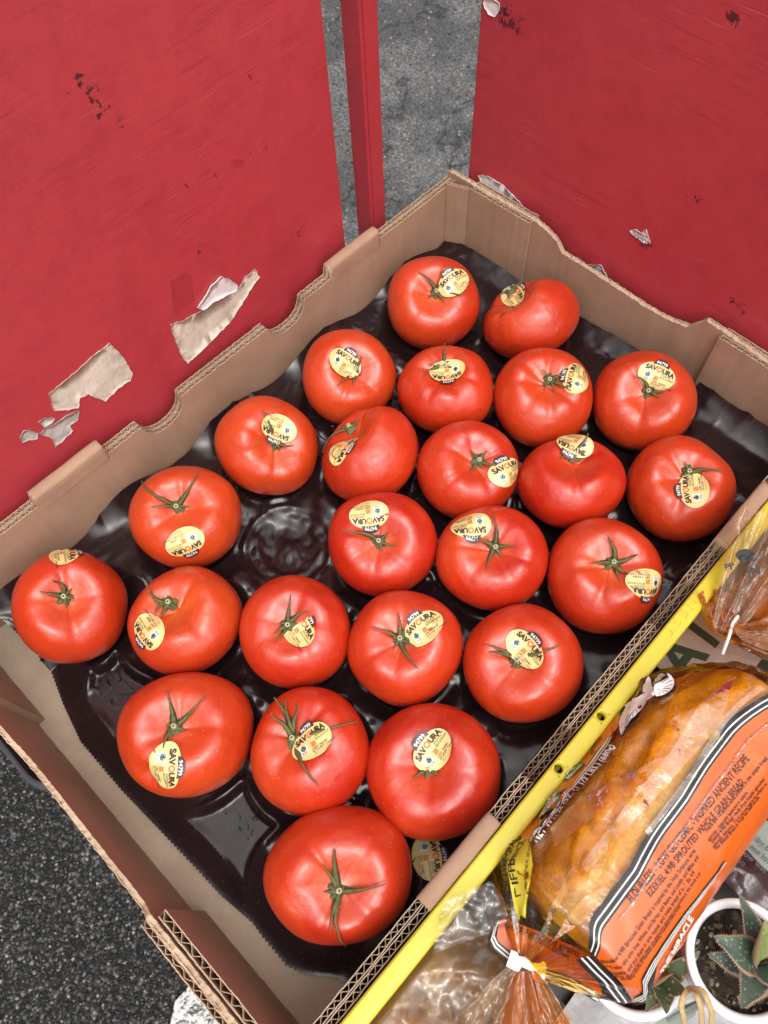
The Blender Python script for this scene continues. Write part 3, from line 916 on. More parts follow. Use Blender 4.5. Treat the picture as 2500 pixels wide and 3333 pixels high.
def build_tray():
    mb_t = thing('tray_liner', 'glossy dark plum plastic cup tray lying in the cardboard box under the tomatoes', 'tray', (.19, .2, zH(.59)))
    # outline near the short left wall, from photo: strip of bare cardboard is left there
    edge_px = [(100, 1426), (135, 1520), (172, 1600), (260, 1705), (346, 1795), (415, 1867), (475, 1933), (544, 1993), (571, 2029), (619, 2086), (655, 2104), (733, 2113), (800, 2112)]
    EP = [at(a, b, .594) for a, b in edge_px]
    def xl(y):
        if y >= EP[0].y:
            k = (y - EP[0].y) / (YB - EP[0].y)
            return EP[0].x + k * k * (-.004)
        for a, b in zip(EP, EP[1:]):
            if b.y <= y <= a.y and a.y - b.y > 1e-6:
                k = (y - b.y) / (a.y - b.y)
                return b.x + (a.x - b.x) * k
        return EP[-1].x
    NX, NY = 330, 230
    y0, y1 = YF + .0012, YB - .0012
    x1 = XR - .0062
    rows = []
    for j in range(NY + 1):
        y = y0 + (y1 - y0) * j / NY
        xa = xl(max(y, EP[-2].y + .0004))
        xa += .0007 * sin(y * 2 * pi / .0034)
        row = []
        for i in range(NX + 1):
            x = xa + (x1 - xa) * (i / NX)
            z = tray_z(x, y)
            v = Vector((x, y, 0))
            # hugging the walls: the film climbs the back and right walls
            eb = y1 - y; er = x1 - x; ef = y - y0; el = x - xa
            hb = .556 + .017 * (.5 + .5 * sin(x * 2 * pi / .117 + 1.2)) + .003 * noise.noise(Vector((x * 18, 0, 0)))
            hr = .566 + .008 * noise.noise(Vector((5, y * 9, 0))) + (.0 if y > .1 else -.012)
            def lift(e, h, w=.022):
                k = max(0, 1 - e / w)
                return k * k * (zH(h) - z) if zH(h) > z else 0
            lb, lr = lift(eb, hb), lift(er, hr)
            z += max(lb, lr, lift(ef, .578, .012))
            pl_ = max(0, 1 - abs((x * 1.0 + .01 * noise.noise(v * 20)) / .0145 % 2 - 1) * 2.2) if lb > lr else max(0, 1 - abs(y / .017 % 2 - 1) * 2.2)
            z += .25 * max(lb, lr) * pl_ * (.4 + noise.noise(v * 35))
            # left edge lies flat on the cardboard
            if el < .05:
                k = el / .05
                k = k * k * (3 - 2 * k)
                z = zH(.5955) * (1 - k) + z * k if y < .33 else z
            # the two flat moulded plates
            for pc, poly in PLATES:
                if abs(x - pc.x) > .05 or abs(y - pc.y) > .05: continue
                sd_ = inside_dist(x, y, poly)
                k = min(1, max(0, (sd_ + .0025) / .005)); k = k * k * (3 - 2 * k)
                z = z * (1 - k) + (pc.z + .02 * (x - pc.x) + .0006 * noise.noise(v * 40)) * k
                z += .0022 * exp(-((sd_ + .0035) / .0022) ** 2)
            # crumpled film in the empty cup
            de = sqrt((x - EMPTY_C.x) ** 2 + (y - EMPTY_C.y) ** 2)
            if de < .045:
                k = min(1, (.045 - de) / .012)
                f = 0
                for q_ in range(7):
                    a = q_ * 2.4 + .5
                    w = abs(((x - EMPTY_C.x) * cos(a) + (y - EMPTY_C.y) * sin(a) + .004 * noise.noise(v * 60 + Vector((q_, 0, 0)))) / .013 % 2 - 1)
                    f += w * (.5 + .5 * noise.noise(v * 45 + Vector((0, q_ * 3.3, 0))))
                z += k * (.0016 * f + .0022 * abs(noise.noise(v * 95)) - .004)
                rr = de - .026
                z += .0025 * exp(-(rr / .0035) ** 2) * (.6 + .6 * noise.noise(v * 60))
            row.append((x, y, z))
        rows.append(row)
    mb = MB(); mb.grid(rows)
    o = mb.build('cup_sheet', M_TRAY, mb_t)
    bv = BVHTree.FromPolygons([Vector(p) for r in rows for p in r], mb.f)
    # moulded figures and ring
    em = MB()
    def emboss(body, c, size, rot, hgt=.0032, bold=.02, sp=1.0):
        vs, fs = text2d(body, size, bold, res=4, space=sp)
        cr, sr = cos(rot), sin(rot)
        cen = sum(v[1] for v in vs) / len(vs)
        V, ok = [], True
        for u, v in vs:
            v -= cen
            x, y = c.x + cr * u - sr * v, c.y + sr * u + cr * v
            hit = bv.ray_cast(Vector((x, y, 1.2)), Vector((0, 0, -1)))[0]
            V.append((x, y, (hit.z if hit else zH(.586)) + hgt))
        ed = {}
        for f in fs:
            for a, b in zip(f, f[1:] + f[:1]):
                ed[(a, b)] = ed.get((a, b), 0) + 1
        n = len(V)
        V2 = V + [(x + .0, y, z - hgt - .0008) for x, y, z in V]
        F = [tuple(f) for f in fs] + [(b, a, a + n, b + n) for (a, b) in ed if (b, a) not in ed]
        em.add(V2, F)
        o_ = mesh('moulded_lettering', V2, F, M_TRAY, mb_t, False)
    p0, p1 = PLATES[0][0], PLATES[1][0]
    emboss('25', Vector((p0.x + .004, p0.y + .001, 0)), .030, pi / 2, bold=.012)
    emboss('ROUP', Vector((p1.x + .003, p1.y - .001, 0)), .0105, pi / 2, bold=.006, sp=1.1)
    emboss('es', Vector((p1.x + .012, p1.y - .006, 0)), .005, pi / 2, bold=.0)
    rg = MB()
    c = at(707, 925, .571)
    rows = []
    for k in range(24):
        a = 2 * pi * k / 24
        zt = (bv.ray_cast(Vector((c.x + .008 * cos(a), c.y + .008 * sin(a), 1.2)), Vector((0, 0, -1)))[0] or c).z
        rows.append([(c.x + r * cos(a), c.y + r * sin(a), zt + d) for r, d in ((.0098, -.0005), (.0092, .0010), (.0084, .0010), (.0078, -.0002))])
    rg.grid(rows, closed_u=True)
    rg.build('moulded_ring', M_TRAY, mb_t)
    return bv
TRAY_BVH = build_tray()

# ================================================================== TOMATOES
def pxhit(bvh, px, py):
    return bvh.ray_cast(EYE, ray(px, py).normalized())

def make_tomato_mesh(c, R, flat, axis, seed, twist, grooves, dent=None, elong=1.0, eang=0.0):
    rnd = random.Random(seed)
    nt_, np_ = 72, 112
    T = np.linspace(0, pi, nt_ + 1)[1:-1]
    P = np.linspace(0, 2 * pi, np_, endpoint=False)
    TT, PP = np.meshgrid(T, P, indexing='ij')
    rad = np.sin(TT) ** .86
    z = flat * np.sign(np.cos(TT)) * np.abs(np.cos(TT)) ** .92
    # lobes
    amp = np.zeros_like(TT)
    for k in (2, 3, 4, 5, 6):
        amp += rnd.uniform(.25, 1) * {2: .022, 3: .014, 4: .010, 5: .012, 6: .006}[k] * np.cos(k * PP + rnd.uniform(0, 6.28))
    up = np.clip(np.cos(TT) * .6 + .55, 0, 1)
    body = 1 + amp * np.sin(TT) ** 1.2 * (.55 + .45 * up)
    base = rnd.uniform(0, 6.28)
    gr = np.zeros_like(TT)
    for g in range(grooves):
        a = base + 2 * pi * (g + rnd.uniform(-.28, .28)) / grooves
        w = rnd.uniform(.13, .26)
        dlt = np.angle(np.exp(1j * (PP - a)))
        depth = rnd.uniform(.25, 1.0)
        gr += depth * np.exp(-(dlt / w) ** 2) * np.exp(-((TT - .55) / .42) ** 2)
        gr += .35 * depth * np.exp(-(dlt / (w * 1.8)) ** 2) * np.exp(-((TT - 1.3) / .5) ** 2)
    z = z - .055 * gr
    body = body - .016 * gr
    # stem hollow and blossom end
    z = z - .22 * np.exp(-(TT / .33) ** 2) - .02 * np.exp(-(TT / .75) ** 2) + .07 * np.exp(-((pi - TT) / .4) ** 2)
    z = z + .035 * np.exp(-((TT - .62) / .25) ** 2) * (1 + .8 * np.cos(PP * rnd.choice((2, 3)) + rnd.uniform(0, 6)))
    x = R * rad * body * np.cos(PP); y = R * rad * body * np.sin(PP); zz = R * z
    # stretch
    ce, se = cos(eang), sin(eang)
    xe, ye = ce * x + se * y, -se * x + ce * y
    xe = xe * elong
    x, y = ce * xe - se * ye, se * xe + ce * ye
    V = np.stack([x, y, zz], -1).reshape(-1, 3)
    top = np.array([[0, 0, R * (flat - .24)]]); bot = np.array([[0, 0, -R * (flat - .07)]])
    V = np.concatenate([V, top, bot])
    sh = np.concatenate([np.exp(-(TT / .34) ** 2).ravel() * (.7 + .3 * np.cos(3 * PP.ravel() + base)), [1], [0]])
    q = Vector((0, 0, 1)).rotation_difference(axis).to_matrix() @ Matrix.Rotation(twist, 3, 'Z')
    V = V @ np.array(q).T + np.array(c)
    for k in range(9):      # slow lumps of the flesh
        dv = np.array([rnd.gauss(0, 1) for _ in range(3)]); dv /= np.linalg.norm(dv)
        rel = V - np.array(c); ln_ = np.linalg.norm(rel, axis=1, keepdims=True); dot = (rel / ln_) @ dv
        V = V + rel / ln_ * (rnd.uniform(-.0024, .0017) * np.exp(-((1 - dot) / rnd.uniform(.05, .22))))[:, None]
    scar = np.zeros(len(V))
    for (pt, rr, dp, sc) in (dent or []):
        pc = np.array(pt)
        d = np.linalg.norm(V - pc, axis=1) / rr
        n = (pc - np.array(c)); n = n / np.linalg.norm(n)
        V = V - n[None, :] * (dp * np.exp(-d ** 2 * 1.6))[:, None]
        scar = np.maximum(scar, sc * np.clip(1.25 - d * 1.3, 0, 1))
    F = []
    for i in range(nt_ - 2):
        for j in range(np_):
            k = (j + 1) % np_
            F.append((i * np_ + j, i * np_ + k, (i + 1) * np_ + k, (i + 1) * np_ + j)[::-1])
    it = (nt_ - 1) * np_
    for j in range(np_):
        k = (j + 1) % np_
        F.append((it, j, k))
        F.append((it + 1, (nt_ - 2) * np_ + k, (nt_ - 2) * np_ + j))
    return [Vector(v) for v in V.tolist()], F, sh, scar

# ---- sticker artwork, in millimetres (u along the reading direction)
def sticker_art():
    body = []
    rings = 9
    vs = [(0, 0)]
    for r in range(1, rings + 1):
        for k in range(44):
            a = 2 * pi * k / 44
            rx, ry = 15.2, 11.2
            u, v = rx * cos(a), ry * sin(a)
            if v > 0: v *= .93 + .07 * (abs(cos(a)) ** 1.2)
            vs.append((u * r / rings, v * r / rings))
    fs = [(0, 1 + k, 1 + (k + 1) % 44) for k in range(44)]
    for r in range(rings - 1):
        for k in range(44):
            a, b = 1 + r * 44 + k, 1 + r * 44 + (k + 1) % 44
            fs.append((a, a + 44, b + 44, b))
    body = (vs, fs)
    tv, n = [], 14
    for j in range(5):
        for i in range(n + 1):
            q = -1 + 2 * i / n
            lo = 9.1 - 1.0 * q * q
            hi = 13.9 - 2.6 * abs(q) ** 3.2
            tv.append((7.0 * q * (1 - .04 * j), lo + (hi - lo) * j / 4))
    tf = [(j * (n + 1) + i, j * (n + 1) + i + 1, (j + 1) * (n + 1) + i + 1, (j + 1) * (n + 1) + i) for j in range(4) for i in range(n)]
    tab = (tv, tf)
    L = []
    WH, IN, OR, GR, BL = 0, 1, 2, 3, 4
    L.append((arch(place2d(text2d('94799', 3.7, .012, space=1.0), 0, 9.7), -.018), WH))
    def arc(t_): return arch(t_, -.008)
    L.append((arc(place2d(text2d('SAV', 5.3, .055, 'RIGHT', .95), -2.2, 3.6)), IN))
    L.append((arc(place2d(text2d('URA', 5.3, .055, 'LEFT', .95), 2.6, 3.6)), IN))
    L.append((ring2d(.3, 5.3, 1.15, 2.3, 20), OR))
    L.append((place2d(text2d('BI', 4.6, .05, 'LEFT', .95), 2.0, -3.6, pi / 2), OR))
    L.append((place2d(text2d('ORGANIC', 1.9, .02, 'LEFT'), 3.0, 1.2), GR))
    L.append((place2d(text2d('BIOLOGIQUE', 1.9, .02, 'LEFT'), 3.0, -.8), GR))
    L.append((place2d(text2d('CERT. PAR/BY', 1.95, .015, 'LEFT'), -1.6, -5.6), IN))
    L.append((place2d(text2d('ECOCERT CANADA', 1.95, .015, 'LEFT'), -1.6, -7.5), IN))
    L.append((place2d(text2d('PRODUCT OF CANADA', 1.1, .0, 'LEFT', res=1), -1.2, -8.9), IN))
    L.append((place2d(text2d('PRODUIT DU CANADA', 1.1, .0, 'LEFT', res=1), -1.0, -10.0), IN))
    L.append((rect2d(-9.8, -4.0, -5.6, 1.2, 3, 3), WH))
    L2 = []
    L2.append((ring2d(-6.9, -1.2, 1.5, 2.1, 18), GR))
    L2.append((disc2d(-6.9, -1.4, 1.35, 1.2, 14), BL))
    L2.append((disc2d(-6.9, .25, .55, .55, 10), BL))
    L2.append((rect2d(-7.6, -6.2, -1.9, -1.5), WH))
    L2.append((place2d(text2d('FAIR TRADE', .85, .02, res=1), -6.9, -4.4), BL))
    L2.append((place2d(text2d('CERTIFIED', .85, .02, res=1), -6.9, -5.3), BL))
    return body, tab, L, L2
ART = sticker_art()
STICK_MATS = [M_WHT, M_INK, M_ORG, M_GRN, M_BLK]

def drape_sticker(parent, bvh, P, n, e1, keep=None, lift_over=None, peel=None, single=None):
    """lays the printed sticker on a curved skin"""
    n = n.normalized(); e1 = (e1 - n * e1.dot(n)).normalized(); e2 = n.cross(e1)
    def surf(u, v):
        q = P + e1 * u * .001 + e2 * v * .001
        h = bvh.ray_cast(q + n * .02, -n, .05)
        return (.02 - h[3]) if h[0] is not None else None
    # smooth sheet: quadratic fit of the skin below
    A, B = [], []
    for r in (0, .35, .7, 1.0):
        for k in range(1 if r == 0 else 12):
            a = 2 * pi * k / 12
            u, v = 15 * r * cos(a), 11.5 * r * sin(a) + .8
            s_ = surf(u, v)
            if s_ is not None and s_ > -.012:
                A.append((1, u, v, u * u, u * v, v * v)); B.append(s_)
                if lift_over is not None:
                    q = P + e1 * u * .001 + e2 * v * .001
                    h = lift_over.ray_cast(q + n * .02, -n, .05)
                    if h[0] is not None: A.append(A[-1]); B.append(min(.02 - h[3], s_ + .0055))
    A, B = np.array(A), np.array(B)
    co = np.linalg.lstsq(A, B, rcond=None)[0]
    res = B - A @ co
    sh = .0004 + (.7 if lift_over is not None else .25) * max(0, float(np.max(res)))
    _a = 6.28 * ((P.x * 917.3) % 1); pk = (cos(_a), sin(_a))
    sh = min(sh, .0045 if lift_over is not None else .0025)
    def pt(u, v, e):
        f = float(np.dot(co, (1, u, v, u * u, u * v, v * v))) + sh
        s_ = surf(u, v)
        if s_ is not None: f = max(f, s_ + .00012)
        if peel: f += peel(u, v)
        f += .00022 * noise.noise(Vector((u * .22, v * .22, P.x * 90))) + .0009 * max(0, (u / 15 * pk[0] + v / 11 * pk[1]) - .62)
        return P + e1 * u * .001 + e2 * v * .001 + n * (f + e)
    body, tab, L, L2 = ART
    def cutf(vs, fs):
        if keep is None: return fs
        return [f for f in fs if keep(sum(vs[i][0] for i in f) / len(f), sum(vs[i][1] for i in f) / len(f))]
    V = [pt(u, v, 0) for u, v in body[0]]
    st = mesh('sticker', V, cutf(*body), M_GOLD, parent, True)
    V = [pt(u, v, .00012) for u, v in tab[0]]
    f_ = cutf(*tab)
    if f_: mesh('code_tab', V, f_, M_PLUM, st, True)
    mb = MB()
    for lst, e in ((L, .00026), (L2, .0004)):
        for (vs, fs), mi in lst:
            fs = cutf(vs, fs)
            if fs: mb.add([pt(u, v, e) for u, v in vs], fs, mi)
    mb.build('lettering', STICK_MATS, st, False)
    return st

def sepal(parent, bvh, hub, hn, tip, n_pts=11, w0=.0021, lift=.0022, curl=0.0, rnd=None, bend=0.0):
    """one narrow calyx leaf lying over the shoulder of the fruit and curling at its end"""
    d = tip - hub
    side0 = d.cross(hn).normalized()
    pts, nr = [], []
    for i in range(n_pts):
        t_ = i / (n_pts - 1)
        q = hub + d * t_ + side0 * (bend * d.length * sin(pi * t_))
        f = bvh.find_nearest(q + hn * .002)
        loc, nn = f[0], f[1]
        if (loc - q).length > .02: loc, nn = q, hn
        hgt = .0010 + lift * sin(pi * min(1, t_ * 1.15)) + curl * t_ ** 3
        pts.append(loc + nn * hgt); nr.append(nn)
    if curl > .003:
        # the very tip rolls back
        last = pts[-1]; dd = (pts[-1] - pts[-2]).normalized(); nn = nr[-1]
        for k in range(1, 5):
            a = k * .75
            pts.append(last + dd * (.0022 * sin(a)) + nn * (.0022 * (1 - cos(a)))); nr.append(nn)
    m_ = len(pts)
    mb = MB(); rows = []
    tipv = []
    for i, p in enumerate(pts):
        t_ = i / (m_ - 1)
        w = w0 * (.55 + .75 * sin(pi * min(1, t_ * 1.3 + .22)) * .6) * (1 - t_) ** .65 + .00028
        dd = (pts[min(i + 1, m_ - 1)] - pts[max(i - 1, 0)]).normalized()
        s_ = dd.cross(nr[i]).normalized()
        s_ = (Matrix.Rotation((rnd.uniform(-.25, .25) if rnd else 0) + .5 * t_, 3, dd) @ s_)
        u_ = s_.cross(dd)
        rows.append([p + s_ * w, p + u_ * w * .28 + s_ * w * .1, p - s_ * w, p - u_ * .00035 + s_ * w * .1])
        tipv += [t_ ** 2.5] * 4
    b = len(mb.v)
    mb.grid(rows, closed_v=True)
    mb.f.append((0, 1, 2, 3)); mb.m.append(0)
    mb.f.append(tuple((m_ - 1) * 4 + k for k in (3, 2, 1, 0))); mb.m.append(0)
    return mb.build('sepal', M_CAL, parent, True, attrs={'tip': tipv})

# per fruit: hub, sepal tips (tip x, y, curl mm, bend), sticker (x, y, reading angle), options
T_INFO = [
 dict(hub=(943,631), tips=[(903,589,2,.1),(1001,642,2,0),(961,655,1,0),(924,645,0,0),(948,603,2,.1)], st=(980,611,36), over=1, halo=1, gv=6,
      lab='tomato in the far corner of the box with an upright sticker right of its calyx'),
 dict(hub=(1103,629), tips=[(1062,636,1,0),(1107,608,3,0),(1135,602,2,.1),(1085,625,1,0)], st=(1110,638,-52), gv=4,
      lab='tomato lying on its side by the far right wall, sticker wrapped over its edge'),
 dict(hub=(769,797), tips=[(780,770,2,0),(728,833,1,0),(760,832,2,0),(778,812,0,.1)], st=(742,784,-36), over=1, gv=5,
      lab='tomato beside the long back wall with a tilted sticker hiding most of its calyx'),
 dict(hub=(960,793), tips=[(962,760,4,0),(910,820,2,.1),(935,793,2,0),(980,779,3,0),(985,800,1,0)], st=(968,809,188), over=1, gv=6,
      lab='tomato with a buckled upside-down sticker tucked under upright dry sepals'),
 dict(hub=(1187,822), tips=[(1170,799,3,0),(1222,808,1,0),(1233,846,1,0),(1198,848,1,0),(1174,843,1,0)], st=(1247,814,77), gv=7,
      lab='ribbed tomato with a bare green calyx and a sideways sticker on its right shoulder'),
 dict(hub=(1401,845), tips=[(1370,812,3,.15),(1436,848,1,0),(1394,858,0,0),(1425,860,1,0)], st=(1418,812,-22), over=1, gv=6,
      lab='tomato nearest the right short wall, with a nearly upright sticker above its calyx'),
 dict(hub=(597,957), tips=[(565,887,2,0),(634,962,2,.1),(604,974,0,0),(574,958,1,0)], st=(600,924,156), over=1, gv=5, dents=[((507,1000),.006,.0006,.5)],
      lab='tomato against the back wall behind the empty cup, upside-down sticker over its calyx'),
 dict(hub=(757,925), tips=[(724,917,2,0),(781,907,3,.1),(700,982,1,.1),(745,935,1,0)], st=(741,966,223), gv=4,
      lab='tilted tomato whose stem end faces left, with a narrow sticker seen edge-on'),
 dict(hub=(1033,994), tips=[(1016,973,2,0),(1051,974,2,0),(1069,1007,2,.1),(1013,1024,1,0),(1040,1012,1,0)], st=(1099,1020,28), gv=5,
      lab='tomato with a small bare calyx and a sticker wrapped round its right side'),
 dict(hub=(1243,984), tips=[(1208,991,1,0),(1264,956,5,0),(1272,990,2,0),(1228,976,1,0)], st=(1242,962,156), over=1, gv=3,
      lab='smooth flat tomato with stem at its top edge under an upside-down sticker'),
 dict(hub=(1487,1020), tips=[(1478,999,3,0),(1561,1022,2,-.06),(1516,1022,2,0),(1470,1030,1,0)], st=(1498,1061,98), over=1, gv=5, dents=[((1492,985),.005,-.0008,.3)],
      lab='tomato in the right corner, vertical sticker below a calyx with one long right-hand sepal'),
 dict(hub=(383,1094), tips=[(313,1042,3,-.1),(429,1025,3,.05),(328,1095,2,0),(412,1096,1,0),(398,1106,0,0)], st=(400,1172,205), gv=5,
      lab='tomato with whisker-like sepals above and an upside-down sticker low on its front'),
 dict(hub=(819,1169), tips=[(748,1152,4,.12),(857,1177,2,.1),(800,1157,1,0),(839,1152,1,0),(826,1192,1,0)], st=(797,1110,188), halo=1, gv=6,
      lab='tomato right of the empty cup with an upside-down sticker behind its curled sepal'),
 dict(hub=(1069,1183), tips=[(1063,1113,3,.06),(1021,1164,2,.05),(1114,1180,2,0),(1050,1236,3,.06),(1082,1205,0,0)], st=(1017,1133,185), gv=6,
      lab='tomato with a large green star calyx and an upside-down sticker at upper left'),
 dict(hub=(1324,1216), tips=[(1314,1165,5,.15),(1273,1217,2,0),(1369,1201,4,.1),(1356,1242,4,.1),(1338,1254,0,0)], st=(1399,1262,177), halo=1, gv=6, dents=[((1240,1195),.012,.0016,.25)],
      lab='tomato by the near wall, curly star calyx and upside-down sticker low on its right'),
 dict(hub=(139,1290), tips=[(117,1257,6,.25),(86,1279,2,0),(156,1271,2,0),(146,1314,0,0),(160,1294,0,0)], st=(140,1194,-80), halo=1, gv=4,
      lab='tomato in the left corner with its sticker only just showing over the top edge'),
 dict(hub=(366,1303), tips=[(325,1277,4,-.2),(336,1328,3,.2),(388,1318,2,0),(347,1338,2,0),(352,1292,2,0)], st=(320,1363,124), halo=1, gv=5,
      lab='tomato with a crumpled dark calyx and a sticker on its lower left side'),
 dict(hub=(622,1350), tips=[(666,1321,2,-.1),(629,1284,3,0),(588,1387,3,-.12),(591,1369,2,0),(603,1347,2,.1)], st=(645,1358,-55), cut=1, gv=5,
      lab='tomato whose half sticker is cut straight along the calyx'),
 dict(hub=(865,1380), tips=[(861,1323,2,.04),(804,1356,2,.05),(905,1446,3,.08),(850,1403,1,0),(899,1398,1,0)], st=(914,1357,41), gv=6,
      lab='tomato with long pointed sepals left of an upright sticker whose whole edge shows'),
 dict(hub=(1118,1426), tips=[(1052,1392,3,.06),(1209,1394,2,0),(1106,1443,0,0),(1133,1443,1,0),(1056,1408,2,.08)], st=(1137,1400,-47), over=1, gv=5,
      lab='tomato near the round-holed yellow rim with its sticker tilted over a dark calyx'),
 dict(hub=(378,1570), tips=[(361,1494,3,.03),(445,1505,3,.04),(353,1617,1,.1),(362,1602,0,0),(402,1580,0,0)], st=(355,1659,-86), gv=3, dents=[((318,1690),.012,.006,.0)],
      lab='big tomato beside the embossed 25 with two sepals raised like horns'),
 dict(hub=(634,1598), tips=[(596,1554,4,.1),(607,1525,4,.1),(622,1512,3,0),(652,1530,6,-.1),(772,1564,3,.05),(690,1696,2,.05)], st=(680,1605,37), over=1, gv=5,
      lab='tomato with many thin curling sepals fanned above an upright sticker'),
 dict(hub=(926,1660), tips=[(893,1682,1,0),(951,1679,1,0),(892,1612,2,0),(920,1682,1,0)], st=(940,1618,56), over=1, gv=4,
      lab='large smooth tomato by the near wall with a steep sticker covering its stem'),
 dict(hub=(729,1922), tips=[(695,1865,2,.05),(721,1838,4,-.03),(715,2014,2,.03),(746,2032,3,.08),(833,1904,3,.05),(700,1925,0,0)], st=None, halo=1, gv=5, dents=[((632,1972),.014,.0034,1.0)],
      lab='largest tomato, at the front corner, without a sticker, with a wrinkled sunken scar'),
]
ELONG = {}
def build_tomatoes():
    for i, ((px, py, w, h), inf) in enumerate(zip(TOMS_PX, T_INFO)):
        rnd = random.Random(100 + i)
        c = TOM_C[i]
        r0 = ray(px, py)
        dep = TC_H / -r0.z
        R = w / 2 * KD * dep / 2511.7 * .985
        flat = .77
        # axis: through the stem, where the line of sight meets a flattened globe
        rh = ray(*inf['hub']).normalized()
        oc = EYE - c
        rr = R * .80
        b = oc.dot(rh); cc = oc.dot(oc) - rr * rr
        disc = b * b - cc
        tt = -b - sqrt(disc) if disc > 0 else -b
        ax = (EYE + rh * tt - c).normalized()
        if ax.z < .15: ax = Vector((ax.x, ax.y, .15)).normalized()
        dents = []
        for (dp, rad_, dep_, sc_) in inf.get('dents', []):
            rd = ray(*dp).normalized()
            b = oc.dot(rd); cc = oc.dot(oc) - (R * .93) ** 2
            disc = max(0, b * b - cc)
            dents.append((EYE + rd * (-b - sqrt(disc)), rad_, dep_, sc_))
        V, F, sh, scar = make_tomato_mesh(c, R, flat, ax, 100 + i, rnd.uniform(0, 6.28), inf['gv'], dents, rnd.uniform(.955, 1.05), rnd.uniform(0, 3.1))
        # true up the fruit's girth in the two directions it was measured
        ex_, ey_ = CAM_R.col[0], CAM_R.col[1]
        vd = CAM_R.col[2]
        def spans():
            us, vs_ = [], []
            for p in V[::3]:
                q = CAM_R.transposed() @ (p - EYE)
                us.append((q.x / -q.z * 2511.7 + 1250) / KD); vs_.append((-q.y / -q.z * 2511.7 + 1666.5) / KD)
            return min(us), max(us), min(vs_), max(vs_)
        for _ in range(2):
            a0, a1, b0_, b1_ = spans()
            fx, fy = max(.86, min(1.14, w / (a1 - a0))), max(.86, min(1.14, h / (b1_ - b0_)))
            mpx = dep / 2511.7 * KD
            sx0, sy0 = (px - (a0 + a1) / 2) * mpx, -(py - (b0_ + b1_) / 2) * mpx
            V = [c + ex_ * ((p - c).dot(ex_) * fx + sx0) + ey_ * ((p - c).dot(ey_) * fy + sy0) + vd * (p - c).dot(vd) for p in V]
        base = Vector((c.x, c.y, c.z - R * flat * .93))
        t = thing('tomato', inf['lab'], 'tomato', base, 'tomatoes in the cardboard box')
        sh = sh * (1.0 if inf.get('halo') else .45)
        mesh('flesh', V, F, M_TOM, t, True, attrs={'shoulder': sh, 'scar': scar})
        bv = BVHTree.FromPolygons(V, F)
        hit = pxhit(bv, *inf['hub'])
        hub, hn = (hit[0], hit[1]) if hit[0] is not None else (c + ax * R * .6, ax)
        hn = (hn * .3 + ax * .7).normalized()
        # calyx: domed hub, cut stem, sepals
        mb = MB()
        sx = hn.orthogonal().normalized(); sy = hn.cross(sx)
        rows = []
        N = 20
        ph = rnd.uniform(0, 6.28)
        for (rr_, zz_) in ((.0062, -.0006), (.0055, .0008), (.0040, .0020), (.0026, .0027), (.0019, .0036)):
            row = []
            for k in range(N):
                a = 2 * pi * k / N
                q = 1 + .22 * cos(5 * a + ph) * (rr_ / .0062) + .12 * sin(3 * a + ph)
                row.append(hub + sx * (rr_ * q * cos(a)) + sy * (rr_ * q * sin(a)) + hn * (zz_ + .0006 * sin(5 * a + ph * 2)))
            rows.append(row)
        mb.grid(rows, closed_v=True)
        cal = mb.build('calyx', M_CAL, t, True, attrs={'tip': [0.0] * len(mb.v)})
        sm = MB()
        tilt = (hn + sx * rnd.uniform(-.3, .3) + sy * rnd.uniform(-.3, .3)).normalized()
        ex = tilt.orthogonal().normalized(); ey = tilt.cross(ex)
        b0 = hub + hn * .0022
        prof = [(.0020, 0), (.0018, .0022), (.0016, .0026), (.0010, .0027), (.0008, .0021), (.0001, .0020)]
        sm.grid([[b0 + ex * (r_ * cos(2 * pi * k / 14)) + ey * (r_ * sin(2 * pi * k / 14)) + tilt * z_ for k in range(14)] for r_, z_ in prof], closed_v=True)
        sm.m = [1 if j >= 4 * 14 else 0 for j in range(len(sm.f))]
        sm.build('stem_stub', [M_STUB, M_STUBD], cal)
        allv, allf = list(V), list(F)
        for (tx, ty, cu, be) in inf['tips']:
            h2 = pxhit(bv, tx, ty)
            if h2[0] is None:
                rt = ray(tx, ty).normalized()
                q = EYE + rt * ((hub - EYE).dot(rt))
                h2 = bv.find_nearest(q)
            tip = h2[0]
            s_ = sepal(cal, bv, hub + hn * .0012, hn, tip, curl=cu * .001, rnd=rnd, bend=be, lift=rnd.uniform(.0012, .003), w0=rnd.uniform(.0015, .0023) * (1.0 if i < 20 else 1.15))
            if inf.get('over'):
                o_ = len(allv); L = ORIG[t.name]
                allv += [v.co + L for v in s_.data.vertices]
                allf += [tuple(o_ + k for k in p.vertices) for p in s_.data.polygons]
        if inf['st']:
            sx_, sy_, an = inf['st']
            hit = pxhit(bv, sx_, sy_)
            if hit[0] is None:
                rt = ray(sx_, sy_).normalized()
                hit = bv.find_nearest(EYE + rt * ((c - EYE).dot(rt)))
            P, n = hit[0], hit[1]
            # average the normal over the sticker
            acc = Vector((0, 0, 0))
            for k in range(12):
                q = bv.find_nearest(P + (n.orthogonal().normalized() * cos(k) + n.cross(n.orthogonal()).normalized() * sin(k)) * .009)
                acc += q[1]
            n = (acc / 12 + n * .3).normalized()
            r2 = ray(sx_ + 8 * cos(radians(an)), sy_ - 8 * sin(radians(an)))
            den = r2.dot(n)
            q = EYE + r2 * ((P - EYE).dot(n) / den)
            e1 = q - P
            keep = (lambda u, v: u > -3.5 + .25 * v) if inf.get('cut') else None
            drape_sticker(t, bv, P, n, e1, keep, BVHTree.FromPolygons(allv, allf) if inf.get('over') else None)
build_tomatoes()

